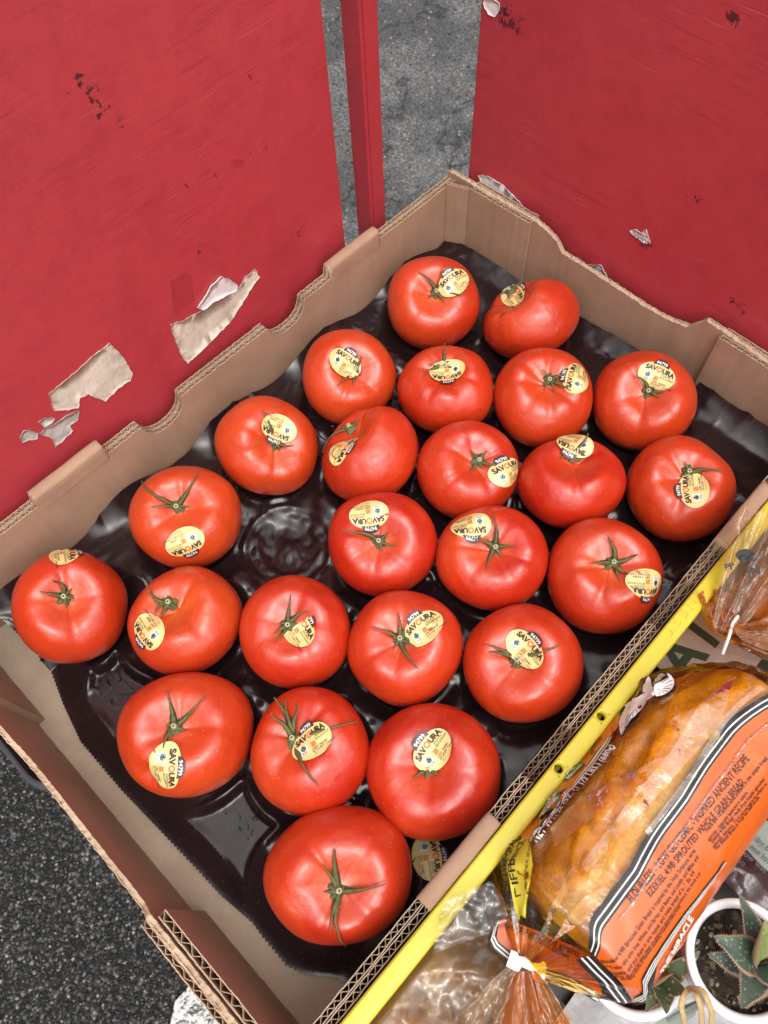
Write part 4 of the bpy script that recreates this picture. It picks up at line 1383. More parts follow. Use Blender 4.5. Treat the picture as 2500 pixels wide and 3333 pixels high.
# a sticker that has come off and lies on the tray
def loose_sticker():
    hit = pxhit(TRAY_BVH, 925, 1850)
    t = thing('fruit_sticker', 'loose oval sticker lying on the dark tray between two front tomatoes', 'sticker', hit[0])
    P, n = hit[0] + Vector((0, 0, .001)), Vector((.05, .1, 1)).normalized()
    r2 = ray(925 + 8 * cos(radians(-80)), 1850 - 8 * sin(radians(-80)))
    q = EYE + r2 * ((P - EYE).dot(n) / r2.dot(n))
    drape_sticker(t, TRAY_BVH, P, n, q - P)
loose_sticker()

# ================================================================== YELLOW CRATE
def build_crate():
    t = thing('yellow_crate', 'yellow plastic crate with a round-holed rim, full of bread and pots, beside the box', 'crate', (.13, -.2, zH(.605)))
    y1, y0, x0, x1 = -.0052, -.330, -.17, .470
    zt = zH(.4985); zb = zH(FLOOR_H)
    # rim profile across y (towards the crate inside): flat top, rolled inner lip
    prof = [(0.0, -.016), (0.0, -.0012), (.0006, -.0003), (.0014, 0.0), (.0080, -.0002), (.0104, -.0004), (.0112, -.0011), (.0118, -.0030), (.0120, -.0150), (.0095, -.0165)]
    hole_x = [.1671, .1231]
    mb = MB()
    # rim along the box: strip with round holes in the flat top
    def ypos(d): return y1 - d
    xs = [x0 + (x1 - x0) * i / 40 for i in range(41)]
    A = [[(x, ypos(d), zt + z) for d, z in prof[:4]] for x in xs]
    B = [[(x, ypos(d), zt + z) for d, z in prof[4:]] for x in xs]
    mb.grid(A); mb.grid(B)
    # flat top between d=.0014 and .0080 with holes
    ya, yb_, r = ypos(.0014), ypos(.0080), .0029
    yc = (ya + yb_) / 2
    segs = sorted([h for h in hole_x if x0 + .01 < h < x1 - .01])
    cur = x0
    for h in segs + [None]:
        nx = (h - .0045) if h is not None else x1
        mb.add([(cur, ya, zt), (nx, ya, zt), (nx, yb_, zt - .0002), (cur, yb_, zt - .0002)], [(3, 2, 1, 0)])
        if h is None: break
        n = 24
        inner = [(h + r * cos(2 * pi * k / n), yc + r * sin(2 * pi * k / n)) for k in range(n)]
        outer = []
        for k in range(n):
            a = 2 * pi * k / n
            s_ = 1 / max(abs(cos(a)) / .0045, abs(sin(a)) / abs((ya - yb_) / 2))
            outer.append((h + s_ * cos(a), yc + s_ * sin(a)))
        V = [(x, y, zt - .0001) for x, y in outer] + [(x, y, zt - .0003) for x, y in inner] + [(x, y, zt - .006) for x, y in inner]
        F = [(k, (k + 1) % n, n + (k + 1) % n, n + k) for k in range(n)] + [(n + k, n + (k + 1) % n, 2 * n + (k + 1) % n, 2 * n + k) for k in range(n)]
        mb.add(V, F)
        cur = h + .0045
    mb.build('rim', M_YEL, t)
    # other three rims
    for nm, (a, b, c, d) in (('rim', (x0, x1, y0, y0 + .012)), ('rim', (x0 - .012, x0, y0, y1)), ('rim', (x1, x1 + .012, y0, y1))):
        m2 = MB(); m2.box(a, b, c, d, zt - .016, zt); m2.build(nm, M_YEL, t, False)
    # walls and floor
    for a, b, c, d in ((x0, x1, y1 - .0055, y1 - .003), (x0, x1, y0 + .003, y0 + .006), (x0 - .006, x0 - .003, y0, y1), (x1 + .003, x1 + .006, y0, y1)):
        m2 = MB(); m2.box(a, b, c, d, zb + .0005, zt - .012); m2.build('side_wall', M_YEL, t, False)
    m2 = MB(); m2.box(x0 - .004, x1 + .004, y0, y1 - .003, zb - .003, zb); m2.build('floor_panel', principled('crate_floor', (.05, .045, .04), .6), t, False)
    # raised word on the rim
    vs, fs = text2d('NEST', .0105, .0, 'CENTER', 1.55)
    cv = sum(v for u, v in vs) / len(vs)
    P = at(1488, 1343, .4985)
    V = [(P.x - u, ypos(.0050) - (v - cv) * .72, zt + .0004) for u, v in vs]
    ed = {}
    for f in fs:
        for a, b in zip(f, f[1:] + f[:1]): ed[(a, b)] = 1
    n = len(V)
    V2 = V + [(x, y, z - .0006) for x, y, z in V]
    F = [tuple(f) for f in fs] + [(b, a, a + n, b + n) for (a, b) in ed if (b, a) not in ed]
    mesh('raised_lettering', V2, F, M_YEL, t, False)
build_crate()

def build_sign():
    h = .585
    c = at(1530, 1365, h)
    t = thing('printed_sheet', 'beige card with large dark green ATE letters lying deep in the crate beside the bread', 'card', c)
    beige = mat_paper('beige_card', (.34, .28, .24), (.42, .35, .30))
    mb = MB()
    extrude_poly(mb, rounded_poly([(c.x - .050, -.075), (c.x + .12, -.075), (c.x + .12, -.011), (c.x - .050, -.011)], .006), zH(h) - .001, zH(h), .0004)
    mb.build('sheet', beige, t, False)
    vs, fs = text2d('ATE', .044, .028, 'LEFT', .95)
    q = at(1480, 1448, h)
    V = [(q.x - .008 + u, q.y - .006 + v, zH(h) + .0006) for u, v in vs]
    mesh('lettering', V, fs, principled('print_deep_green', (.02, .045, .02), .6), t, False)
    # a box of scrap under the card keeps it raised
    mb = MB(); mb.box(c.x - .045, c.x + .11, -.07, -.014, zH(FLOOR_H) + .0003, zH(h) - .0012)
    mb.build('backing_pad', principled('scrap_board', (.2, .15, .11), .8), t, False)
build_sign()

# ================================================================== BREAD IN BAGS
class Loaf:
    """a loaf in its film: position from (x along, a around) ; a = 0 is the top, positive towards -Y"""
    def __init__(s, x0, x1, cy, cz, hw, hh, neck, neck_r=.006, neck_len=.022, seed=0, pleats=11, yaw=0.0, tp=.8, blunt=.02, chamfer=False):
        s.__dict__.update(locals())
    def sec(s, x):
        """centre and half sizes of the film section at x"""
        r = s.sec0(x)
        q = max(0, min(1, (x - s.x1 + .062) / .062)) ** 1.6 * .42
        if s.chamfer and q > 0: return (r[0] - s.hw * q, r[1], r[2] * (1 - q), r[3], r[4])
        return r
    def sec0(s, x):
        if x < s.x0:
            k = min(1, (s.x0 - x) / max(1e-6, s.x0 - s.neck.x))
            e = 1 - (1 - k) ** 1.7 if k < 1 else 1
            e = k * (.55 + .45 * k) if k < 1 else 1
            return (s.cy + (s.neck.y - s.cy) * e, s.cz + (s.neck.z - s.cz) * e, s.hw + (s.neck_r - s.hw) * (k ** s.tp), s.hh + (s.neck_r * .8 - s.hh) * (k ** (s.tp * .75)), k)
        if x > s.x1 - s.blunt:
            k = min(1, (x - s.x1 + s.blunt) / s.blunt)
            q = sqrt(max(0.02, 1 - k * k))
            return (s.cy, s.cz, s.hw * (.35 + .65 * q), s.hh * (.25 + .75 * q), 0)
        return (s.cy, s.cz, s.hw, s.hh, 0)
    def shape(s, a, hw, hh, p=2.7):
        c_, s_ = cos(a), sin(a)
        r = (abs(s_ / hw) ** p + abs(c_ / hh) ** p) ** (-1 / p)
        return -r * s_, r * c_
    def film(s, x, a, extra=0.0):
        cy, cz, hw, hh, k = s.sec(x)
        y, z = s.shape(a, hw, hh, 2.7 - .7 * k)
        v = Vector((x * 1.0, y + s.seed, z))
        w = .0016 * noise.noise(v * 30) + .0010 * noise.noise(v * 85 + Vector((4, 0, 0)))
        # long slack folds fanning out of the neck
        fan = a * 3.2 + 14 * (x - s.neck.x) * (.4 + .3 * sin(a))
        r1 = 1 - abs(noise.noise(Vector((fan, x * 9, s.seed * 1.7))))
        w += .0036 * max(0, r1 - .80) / .20 * (1 - .3 * k)
        r2 = 1 - abs(noise.noise(Vector((a * 5 + x * 40, x * 22, s.seed + 9))))
        w += .0022 * max(0, r2 - .8) / .2
        if a > pi: a -= 2 * pi
        taut = max(0, min(1, (a + .25) / .25)) * max(0, min(1, (2.6 - a) / .3))
        w *= 1 - .8 * taut * (1 - k)
        # gathers
        g = .10 * sin(s.pleats * a + 2 * noise.noise(Vector((a * 2, x * 30, s.seed)))) + .06 * sin(s.pleats * 1.7 * a + 1)
        m_ = 1 + g * min(1, k * 1.5)
        L = sqrt(y * y + z * z) or 1
        f = (L * m_ + w + .0022 + extra) / L
        return Vector((x, cy + y * f, cz + z * f))
    def skin(s, x, a, extra=0.0):
        """point on the built film, extra metres outside it"""
        p = s.film(x, a)
        c = Vector((x, *s.sec(x)[:2]))
        d = (p - c)
        h = s.bvh.ray_cast(c + d * 1.6, -d.normalized())
        if h[0] is None: return s.film(x, a, extra)
        return h[0] + d.normalized() * extra
    def inv(s, P):
        """(x, a) of a point on the film"""
        cy, cz, hw, hh, k = s.sec(P.x)
        return P.x, atan2(-(P.y - cy), (P.z - cz))

def add_loaf_core(t, lf, x0, x1, seed, inset=.0035):
    rows = []
    nx, na = 46, 64
    for i in range(nx + 1):
        u = i / nx
        e = sqrt(max(0.0, 1 - max(0, abs(2 * u - 1) - .82) ** 2 / .18 ** 2))
        x = x0 + (x1 - x0) * u
        row = []
        for j in range(na):
            a = 2 * pi * j / na
            q = lf.sec(max(lf.x0 + .001, min(x, lf.x1 - lf.blunt - .0001)))
            y, z = lf.shape(a, (q[2] - inset) * (.25 + .75 * e), (lf.hh - inset) * (.25 + .75 * e), 3.0)
            v = Vector((x, y + seed, z))
            f = 1 + .010 * noise.noise(v * 22) + .006 * noise.noise(v * 150)
            row.append((x, q[0] + y * f, lf.cz + z * f))
        rows.append(row)
    mb = MB(); mb.grid(rows, closed_v=True)
    n = na
    mb.f.append(tuple(range(n))[::-1]); mb.m.append(0)
    mb.f.append(tuple(nx * n + k for k in range(n))); mb.m.append(0)
    return mb.build('loaf', M_BREAD, t)

def add_film(t, lf, mat, xa, xb, nx=110, na=150, clear=None, name='bag_film'):
    rows, cl = [], []
    for i in range(nx + 1):
        x = xa + (xb - xa) * i / nx
        row = []
        for j in range(na):
            a = 2 * pi * j / na
            row.append(lf.film(x, a))
            cl.append(clear(x, a if a < pi else a - 2 * pi) if clear else 0)
        rows.append(row)
    mb = MB(); mb.grid(rows, closed_v=True)
    b = nx * na
    mb.f.append(tuple(b + k for k in range(na))); mb.m.append(0)
    # outward faces
    c = Vector((0, lf.cy, lf.cz)); p = [Vector(mb.v[i]) for i in mb.f[len(mb.f) // 2]]
    nrm = (p[1] - p[0]).cross(p[2] - p[0]); mid = sum(p, Vector()) / len(p)
    if nrm.dot(mid - Vector((mid.x, lf.cy, lf.cz))) < 0: mb.f = [f[::-1] for f in mb.f]
    o = mb.build(name, mat, t, attrs={'clear': cl})
    return o, BVHTree.FromPolygons([Vector(v) for v in mb.v], mb.f)

def on_film(lf, bv, items, anchor, anchor2, parent, mats, name, extra=.0007, mat_idx=None, vscale=1.0, sub=False):
    """prints flat artwork (metres: u along the line anchor->anchor2) on the film"""
    (xa, aa), (xb, ab) = anchor, anchor2
    d = Vector((xb - xa, 0)); 
    def R(x):
        _, _, hw, hh, _ = lf.sec(x); return (hw + hh) / 2
    da = (ab - aa) * R((xa + xb) / 2); dx = xb - xa
    L = sqrt(dx * dx + da * da)
    ux, ua = dx / L, da / L          # reading direction in (x, arc) space
    # surface seen from outside with x to the right and arc increasing downwards: up = rotate
    vx, va = ua, -ux
    mb = MB()
    for k, ((vs, fs), mi, ex) in enumerate(items):
        V = []
        for u, v in vs:
            v *= vscale
            x = xa + ux * u + vx * v
            a = aa + (ua * u + va * v) / R(x)
            V.append(lf.skin(x, a, extra * .6 + ex))
        mb.add(V, fs, mi)
    return mb.build(name, mats, parent, True), L

def bread_bags():
    film_o = mat_film('amber_bag_film', (1.0, .74, .07), .02, (.98, .70, .18), .08, 26, .6, True, 1.0)
    lf = Loaf(.058, .259, -.0675, zH(.525), .0490, .058, Vector((.0285, -.0615, zH(.503))), .0065, seed=1.3, pleats=12, tp=1.3, chamfer=True)
    t = thing('bagged_bread', 'bread loaf in an amber bag with a long orange printed panel', 'bread', (.16, -.0675, zH(.59)), 'bread loaves in the crate')
    add_loaf_core(t, lf, .056, .252, 2.0, .0022)
    def clear(x, a):
        # two untinted bands either side of the top seam
        s0 = -.02 + .16 * (x - .09)
        return max(0, 1 - abs(a - .06 - .5 * (x - .1)) / .14) ** .5 * .8 if .0 < x else 0
    fo, bv = lf_pair = add_film(t, lf, film_o, .0285, .259, clear=lambda x, a: max(0, min(1, 1.6 - abs(a + .12 - 1.2 * (x - .10)) / .055)) * (.8 + .6 * noise.noise(Vector((x * 40, a * 6, 2)))))
    lf.bvh = bv
    def par(px, py, default=None):
        h = pxhit(bv, px, py)
        if h[0] is None: return default
        return lf.inv(h[0])
    M5 = [principled('bag_orange', (.58, .105, .012), .33, coat=.3), M_BLK, M_WHT, M_YEL, M_GRN]
    # --- long orange panel: edges sampled along the picture, kept as a band in (x, a)
    up = [par(1405, 1852), par(1650, 1549)]
    if None in up: up = [(.064, .55), (.224, .75)]
    a_lo = 2.25
    xs0, xs1 = .0535, .247
    def a_up(x):
        k = (x - up[0][0]) / (up[1][0] - up[0][0])
        w = .05 * sin(max(0, min(1, (x - .10) / .03)) * pi / 2) + .03 * sin(max(0, min(1, (x - .15) / .03)) * pi / 2)
        return up[0][1] + (up[1][1] - up[0][1]) * k - w - .045
    nx = 110
    def band(d0, d1, mi, ex, na=44):
        rows = []
        for i in range(nx + 1):
            x = xs0 + (xs1 - xs0) * i / nx
            e = max(0, 1 - (x - xs0) / .014)      # stepped, rounded corner
            a0 = a_up(x) + d0 + .16 * e * e
            a1 = a_up(x) + d1 + .16 * e * e if d1 is not None else a_lo
            rows.append([lf.skin(x, a0 + (a1 - a0) * j / na, .0004 + ex) for j in range(na + 1)])
        m_ = MB(); m_.grid(rows)
        return m_, mi
    mb, _ = band(.072, None, 0, 0)
    pan = mb.build('printed_panel', M5[0], t)
    mb = MB()
    for d0, d1, mi, ex in ((-.045, -.004, 1, .0001), (-.004, .009, 2, .0002), (.009, .046, 1, .0001), (.046, .059, 2, .0002), (.059, .078, 1, .0001)):
        m_, _ = band(d0, d1, mi, ex, 2)
        mb.add(m_.v, m_.f, mi)
    # the end border of the panel
    for x0_, x1_, mi, ex in ((.0460, .0480, 1, .0001), (.0480, .0488, 2, .0002), (.0488, .0504, 1, .0001), (.0504, .0511, 2, .0002), (.0511, .0526, 1, .0001)):
        rows = []
        for x in (x0_, (x0_ + x1_) / 2, x1_):
            a0 = a_up(xs0) + .2
            rows.append([lf.skin(x, a0 + (2.0 - a0) * j / 40, .0006 + ex) for j in range(41)])
        mb.grid(rows, mi)
    mb.build('border_stripes', M5, pan)
    # lettering lines of the panel: measured anchor pixels
    def line(body, p0, p1, mi=1, bold=.012, parent=pan, mats=M5, ex=.0004, name='lettering', squash=1.0):
        a, b = par(*p0), par(*p1)
        if a is None or b is None: return
        vs, fs = text2d(body, 1.0, bold, 'LEFT', 1.0, 2)
        w = max(u for u, v in vs)
        dx, da = b[0] - a[0], (b[1] - a[1]) * (lf.hw + lf.hh) / 2
        s_ = sqrt(dx * dx + da * da) / w
        on_film(lf, bv, [(place2d((vs, fs), 0, 0, 0, s_, s_ * squash), mi, ex)], a, b, parent, mats, name)
    line('FLOURLESS - LOW GLYCEMIC - INSPIRED ANCIENT RECIPE', (1364, 1952), (1618, 1640), squash=1.25)
    line('EZEKIEL 4:9\u00ae SPROUTED WHOLE GRAIN BREAD', (1403, 1938), (1606, 1690), squash=1.15)
    line("Ezekiel 4:9\u00ae Sprouted Grain Bread is inspired by the Holy Scripture verse", (1300, 2080), (1502, 1838), squash=1.1)
    line('"Take also unto thee Wheat, and Barley, and Beans, and Lentils, and Millet, and', (1310, 2092), (1508, 1852), squash=1.1)
    line('Spelt, and put them in one vessel, and make bread of it..."  Ez. 4:9', (1318, 2104), (1500, 1885), squash=1.1)
    line('We discovered when these six grains are sprouted and combined, the result is an', (1327, 2112), (1512, 1886), squash=1.1)
    line('amazing source of nutrients including 9 essential amino acids.', (1340, 2116), (1470, 1956), squash=1.1)
    line('There are 18 amino acids present in this unique bread', (1525, 1800), (1657, 1640), squash=1.1)
    line('sources - naturally balanced in nature.', (1530, 1818), (1615, 1712), squash=1.1)
    line('Ezekiel 4:9\u00ae Bread, made from freshly sprouted', (1537, 1822), (1650, 1685), squash=1.1)
    line('naturally delicious. Try it served warm to release its', (1540, 1832), (1655, 1694), squash=1.1)
    line('This Biblical Bread is Truly the Staff of Life.', (1545, 1838), (1640, 1722), squash=1.1)
    line('THE MIRACLE', (1424, 2098), (1492, 1980), mi=2, bold=.03, squash=1.1, ex=.0016)
    line('Breads have', (1440, 2120), (1472, 2070), squash=1.2)
    line('GRAIN DIFFERENCE', (1450, 2128), (1500, 2052), squash=1.2)
    def area(pxs, mi, ex=0.0, name='printed_panel', parent=t, mats=M5):
        q = [par(*p) for p in pxs]
        q = [k for k in q if k]
        if len(q) < 3: return None
        bm = bmesh.new()
        f = bm.faces.new([bm.verts.new((x * 20, a, 0)) for x, a in q])
        bmesh.ops.triangulate(bm, faces=[f])
        for _ in range(4): bmesh.ops.subdivide_edges(bm, edges=[e for e in bm.edges if e.calc_length() > .05], cuts=1)
        bmesh.ops.triangulate(bm, faces=bm.faces[:])
        bm.verts.index_update()
        V = [lf.skin(v.co.x / 20, v.co.y, .0004 + ex) for v in bm.verts]; F = [[v.index for v in f.verts] for f in bm.faces]
        bm.free()
        return mesh(name, V, F, mats[mi], parent, True)
    # the folded-over second panel edge: border stripes running down the label
    sp = [(1363, 2153), (1382, 2116), (1405, 2073), (1447, 2011), (1474, 1973), (1520, 1915), (1562, 1858)]
    for o0, o1, mi, ex in ((0, 14, 1, .0008), (2.5, 4.5, 2, .0010), (7, 9, 2, .0010), (11, 12.5, 2, .0010)):
        L_, R_ = [], []
        for i, q in enumerate(sp):
            f = 1 - .7 * i / (len(sp) - 1)
            L_.append((q[0] + o0 * f, q[1] + o0 * f * .6)); R_.append((q[0] + o1 * f, q[1] + o1 * f * .6))
        area(L_ + R_[::-1], mi, ex, 'border_stripes', pan)
    # --- left side of the film: white net weight line, printed edge, seals, dove
    line('NET WT. 24 OZ. (1 1/2 LBS.) (680g)', (1160, 1822), (1328, 1612), mi=2, bold=.015, parent=t, squash=1.25)
    area([(1132, 1826), (1165, 1790), (1210, 1735), (1262, 1668), (1320, 1590), (1345, 1555), (1334, 1540), (1280, 1590), (1180, 1710), (1120, 1790)], 0)
    for off, mi in ((-11, 1), (-8, 2), (-5, 1), (-2, 2), (1, 1)):
        area([(1138 + off, 1830), (1168 + off, 1793), (1213 + off, 1738), (1265 + off, 1671), (1322 + off, 1593), (1325 + off, 1595), (1269 + off, 1674), (1217 + off, 1741), (1172 + off, 1796), (1142 + off, 1833)], mi, .0002 + .00002 * off, 'border_stripes')
    # yellow flag
    fl = area([(1140, 1808), (1148, 1830), (1152, 1870), (1146, 1905), (1132, 1945), (1136, 1985), (1126, 1978), (1122, 1990), (1112, 1960), (1100, 1890), (1097, 1850), (1108, 1826)], 3, .0004, 'yellow_flag')
    if fl:
        line('THE LIVE GRAIN', (1117, 1962), (1124, 1808), parent=fl, bold=.02, squash=1.2, ex=.0007)
        line('DIFFERENCE.', (1128, 1938), (1137, 1814), parent=fl, bold=.02, squash=1.3, ex=.0007)
        line('SEE BACK PANEL FOR DETAILS', (1140, 1925), (1148, 1830), parent=fl, bold=.01, squash=1.4, ex=.0007)
    # oval certification seal, printed box
    c = par(1188, 1742)
    if c:
        it = [(disc2d(0, 0, .0098, .0058, 24), 4, .0007), (disc2d(0, 0, .0092, .0052, 24, 0, pi), 2, .0009),
              (place2d(text2d('USDA', .0046, .02), 0, .0007), 4, .0011), (place2d(text2d('ORGANIC', .0030, .02), 0, -.0034), 2, .0011)]
        on_film(lf, bv, it, c, (c[0] + .02, c[1] + .05), t, M5, 'organic_seal')
    c = par(1240, 1668)
    if c:
        it = [(rect2d(-.008, .008, -.004, .004, 4, 2), 4, .0007), (place2d(text2d('VERIFIED', .0032, .02), 0, -.0030), 2, .0009), (place2d(text2d('NON GMO', .0024, .02), 0, .0006), 2, .0009)]
        on_film(lf, bv, it, c, (c[0] + .02, c[1] + .05), t, M5, 'printed_badge')
    # white dove
    def scale_poly(p, f):
        cx = sum(a for a, b in p) / len(p); cy = sum(b for a, b in p) / len(p)
        return [(cx + (a - cx) * f, cy + (b - cy) * f) for a, b in p]
    fan = [(1413, 1488), (1416, 1470), (1422, 1460), (1432, 1456), (1443, 1457), (1451, 1462), (1457, 1470), (1457, 1480), (1453, 1489), (1446, 1496), (1437, 1501), (1428, 1504), (1418, 1506)]
    wing = [(1355, 1525), (1346, 1543), (1339, 1562), (1340, 1578), (1343, 1590), (1350, 1578), (1358, 1566), (1368, 1552), (1378, 1542), (1390, 1530), (1398, 1516)]
    body = [(1350, 1526), (1362, 1518), (1380, 1508), (1398, 1496), (1412, 1486), (1420, 1490), (1418, 1502), (1404, 1512), (1390, 1522), (1372, 1528), (1358, 1532)]
    upw = [(1390, 1498), (1391, 1482), (1397, 1470), (1403, 1462), (1408, 1474), (1411, 1488)]
    for k, pl_ in enumerate((fan, wing, upw)):
        area(scale_poly(pl_, 1.10), 1, .0002, 'printed_dove')
        area(pl_, 2, .0005, 'printed_dove')
    area(body, 2, .0007, 'printed_dove')
    def stroke(p0, p1, w=1.0):
        dx, dy = p1[0] - p0[0], p1[1] - p0[1]; L_ = sqrt(dx * dx + dy * dy); nx_, ny_ = -dy / L_ * w / 2, dx / L_ * w / 2
        area([(p0[0] + nx_, p0[1] + ny_), (p1[0] + nx_, p1[1] + ny_), (p1[0] - nx_, p1[1] - ny_), (p0[0] - nx_, p0[1] - ny_)], 1, .0009, 'printed_dove')
    for q in fan[1:-1]:
        stroke((1420 + (q[0] - 1420) * .4, 1490 + (q[1] - 1490) * .4), (1420 + (q[0] - 1420) * .95, 1490 + (q[1] - 1490) * .95))
    for q in wing[3:-1]:
        stroke((1372 + (q[0] - 1372) * .35, 1528 + (q[1] - 1528) * .35), (1372 + (q[0] - 1372) * .95, 1528 + (q[1] - 1528) * .95))
    line('TM', (1412, 1530), (1421, 1519), parent=t, bold=.0, squash=1.0)
    # doubled folds of film lying on the loaf
    fold_m = mat_film('doubled_film', (1.0, .86, .42), .22, (1.0, .74, .26), .09, 50, .4, False, 1.2)
    seam_m = mat_film('clear_band_film', (.99, .93, .85), .34, (.95, .82, .70), .12, 60, .5, False, 1.4)
    for pl_, mm in (([(1659, 1440), (1560, 1560), (1420, 1720), (1300, 1850), (1268, 1884), (1255, 1868), (1330, 1772), (1450, 1622), (1590, 1462)], 1),
                    ([(1650, 1490), (1500, 1680), (1400, 1805), (1392, 1796), (1490, 1668), (1640, 1482)], 1),
                    ([(1440, 1562), (1472, 1545), (1500, 1530), (1530, 1522), (1536, 1560), (1560, 1600), (1520, 1598), (1470, 1590)], 0),
                    ([(1190, 1792), (1225, 1752), (1260, 1722), (1330, 1682), (1420, 1640), (1480, 1622), (1470, 1650), (1400, 1700), (1320, 1740), (1250, 1790), (1200, 1832)], 0),
                    ([(1270, 1900), (1290, 1842), (1312, 1800), (1330, 1772), (1345, 1762), (1342, 1800), (1310, 1870), (1285, 1906)], 0),
                    ([(1166, 2020), (1198, 1945), (1230, 1882), (1250, 1862), (1245, 1892), (1215, 1945), (1190, 1990), (1172, 2040)], 0),
                    ([(1186, 2040), (1222, 1985), (1260, 1940), (1330, 1900), (1300, 1950), (1230, 2010)], 0),
                    ([(1350, 1720), (1400, 1690), (1470, 1665), (1440, 1700), (1390, 1740), (1360, 1760)], 0)):
        area(pl_, mm, .0009, 'film_fold', t, [fold_m, seam_m])
    # seam fin along the top
    mb = MB(); rows = []
    for i in range(60):
        x = .075 + (.24 - .075) * i / 59
        a = .17 - .9 * (.16 - x) * .5 * 0 + .02 * noise.noise(Vector((x * 40, 0, 0)))
        p, q = lf.film(x, a, .0), lf.film(x, a + .01, .0028 + .0012 * noise.noise(Vector((x * 90, 3, 0))))
        rows.append([p, q, lf.film(x, a + .03, .0008)])
    mb.grid(rows)
    mb.build('film_seam', mat_film('clear_seam_film', (.97, .95, .93), .35, (.95, .9, .86), .15, 120, .6), t)
    # clip and the tail beyond it
    nk = lf.neck
    wp = principled('white_clip', (.80, .78, .76), .4)
    mb = MB()
    out = [(-.011, -.004), (-.0105, .005), (-.007, .005), (-.006, .0035), (-.002, .0045), (.002, .003), (.006, .0045), (.0075, .0065), (.0095, .006), (.0105, .001), (.011, -.005), (.004, -.0045), (.003, -.001), (-.003, -.001), (-.004, -.0045)]
    ax = Vector((.35, -.85, -.1)).normalized(); up_ = Vector((.75, .35, .35)).normalized(); nn = ax.cross(up_)
    V = [nk + Vector((-.002, 0, .006)) + ax * u + up_ * v + nn * w for w in (-.0006, .0006) for u, v in out]
    n = len(out)
    mb.add(V, [tuple(range(n)), tuple(range(n, 2 * n))[::-1]] + [(k, (k + 1) % n, n + (k + 1) % n, n + k) for k in range(n)])
    mb.build('bag_clip', wp, t, False)
    tail_o = mat_film('orange_tail_film', (1.0, .42, .10), .42, (1.0, .36, .06), .12, 70, .7)
    tail_c = mat_film('clear_tail_film', (1.0, .92, .80), .20, (.95, .74, .52), .13, 45, .7, False, 1.0)
    def tail(name, mat, d, length, width, seed, parent, root, w0=.006, nu=34, nv=60, wav=.006, drop=.010):
        d = Vector(d).normalized(); sd_ = d.cross(Vector((0, 0, 1))).normalized()
        rows = []
        for i in range(nu + 1):
            u = i / nu
            row = []
            for j in range(nv + 1):
                v = j / nv * 2 - 1
                w = w0 + (width - w0) * u ** .75
                f = 1 - .12 * abs(v) ** 2 + .05 * noise.noise(Vector((v * 4, seed, 0)))
                z = wav * u ** .6 * (sin(v * 9 + seed + 2 * u) + .6 * sin(v * 17 + seed * 2)) + .006 * u * noise.noise(Vector((u * 5, v * 7, seed))) - drop * u * u
                r_ = 1 - abs(noise.noise(Vector((u * 4 + v * 3, v * 6, seed + 3))))
                z += .005 * u * max(0, r_ - .75) / .25
                row.append(root + d * (length * u * f) + sd_ * (w * v) + Vector((0, 0, z)))
            rows.append(row)
        m_ = MB(); m_.grid(rows)
        p = [Vector(m_.v[k]) for k in m_.f[0]]
        if (p[1] - p[0]).cross(p[2] - p[0]).z < 0: m_.f = [f[::-1] for f in m_.f]
        return m_.build(name, mat, parent)
    tail('bag_tail', tail_o, (-.62, -.70, .02), .056, .028, 1.0, t, nk + Vector((-.004, -.001, .006)), drop=.004)
    tail('bag_tail', tail_c, (-.85, -.25, -.05), .050, .026, 5.0, t, nk + Vector((-.003, 0, .004)))

    # ---------------- second bag, up at the right
    film_2 = mat_film('orange_bag_film', (1.0, .50, .10), .36, (1.0, .40, .07), .1, 60, .6, True, 1.4)
    l2 = Loaf(.318, .50, -.085, zH(.528), .055, .055, Vector((.268, -.0385, zH(.498))), .0055, seed=4.1, pleats=9, tp=.6)
    t2 = thing('bagged_bread', 'second bread bag whose twisted orange neck shows beside the large dark letters', 'bread', (.41, -.085, zH(.59)), 'bread loaves in the crate')
    l2.x1 = .455
    add_loaf_core(t2, l2, .325, .447, 6.0)
    add_film(t2, l2, film_2, .268, .455, nx=80, na=110)
    tail('bag_tail', tail_c, (.96, .20, .22), .085, .026, 2.3, t2, l2.neck + Vector((-.002, .004, .002)), drop=-.006)
    tail('bag_tail', tail_o, (.55, .45, .10), .030, .014, 7.7, t2, l2.neck + Vector((-.002, .003, 0)))
    mb = MB(); mb.tube([l2.neck + Vector((-.016, -.005, .002)), l2.neck + Vector((-.004, -.001, .006)), l2.neck + Vector((.004, .002, .007)), l2.neck + Vector((.012, .002, .005))], .0011, 6)
    mb.build('twist_tie', wp, t2)
    c = at(1610, 1222, .478)
    vs, fs = text2d('NON', .006, .03)
    m2 = MB()
    ex, ey = Vector((.75, -.60, .1)).normalized(), Vector((.6, .75, .1)).normalized()
    for (bd, sz, du, dv_) in (('JN', .0085, .002, -.008), ('OC', .0075, .001, 0.001), ('PP', .006, -.012, -.002)):
        vs, fs = text2d(bd, sz, .03)
        m2.add([c + ex * (u + du) + ey * (v + dv_) + Vector((0, 0, .004)) for u, v in vs], fs)
    vs, fs = disc2d(0, 0, .006, .004, 16)
    m2.add([c + ex * u + ey * (v + .006) + Vector((0, 0, .004)) for u, v in vs], fs)
    m2.build('lettering', M_BLK, t2, False)

    # ---------------- third bag, nearest: crumpled clear film over an orange label
    t3 = thing('bagged_bread', 'crumpled clear bread bag at the near end of the crate, over an orange label', 'bread', (-.06, -.06, zH(.59)), 'bread loaves in the crate')
    film_3 = mat_film('clear_crumpled_film', (1.0, .86, .62), .26, (1.0, .66, .42), .12, 30, .9, False, .8)
    l3 = Loaf(-.05, .01, -.075, zH(.540), .045, .048, Vector((.02, -.06, zH(.53))), .006, seed=8.0)
    mb = MB(); rows = []
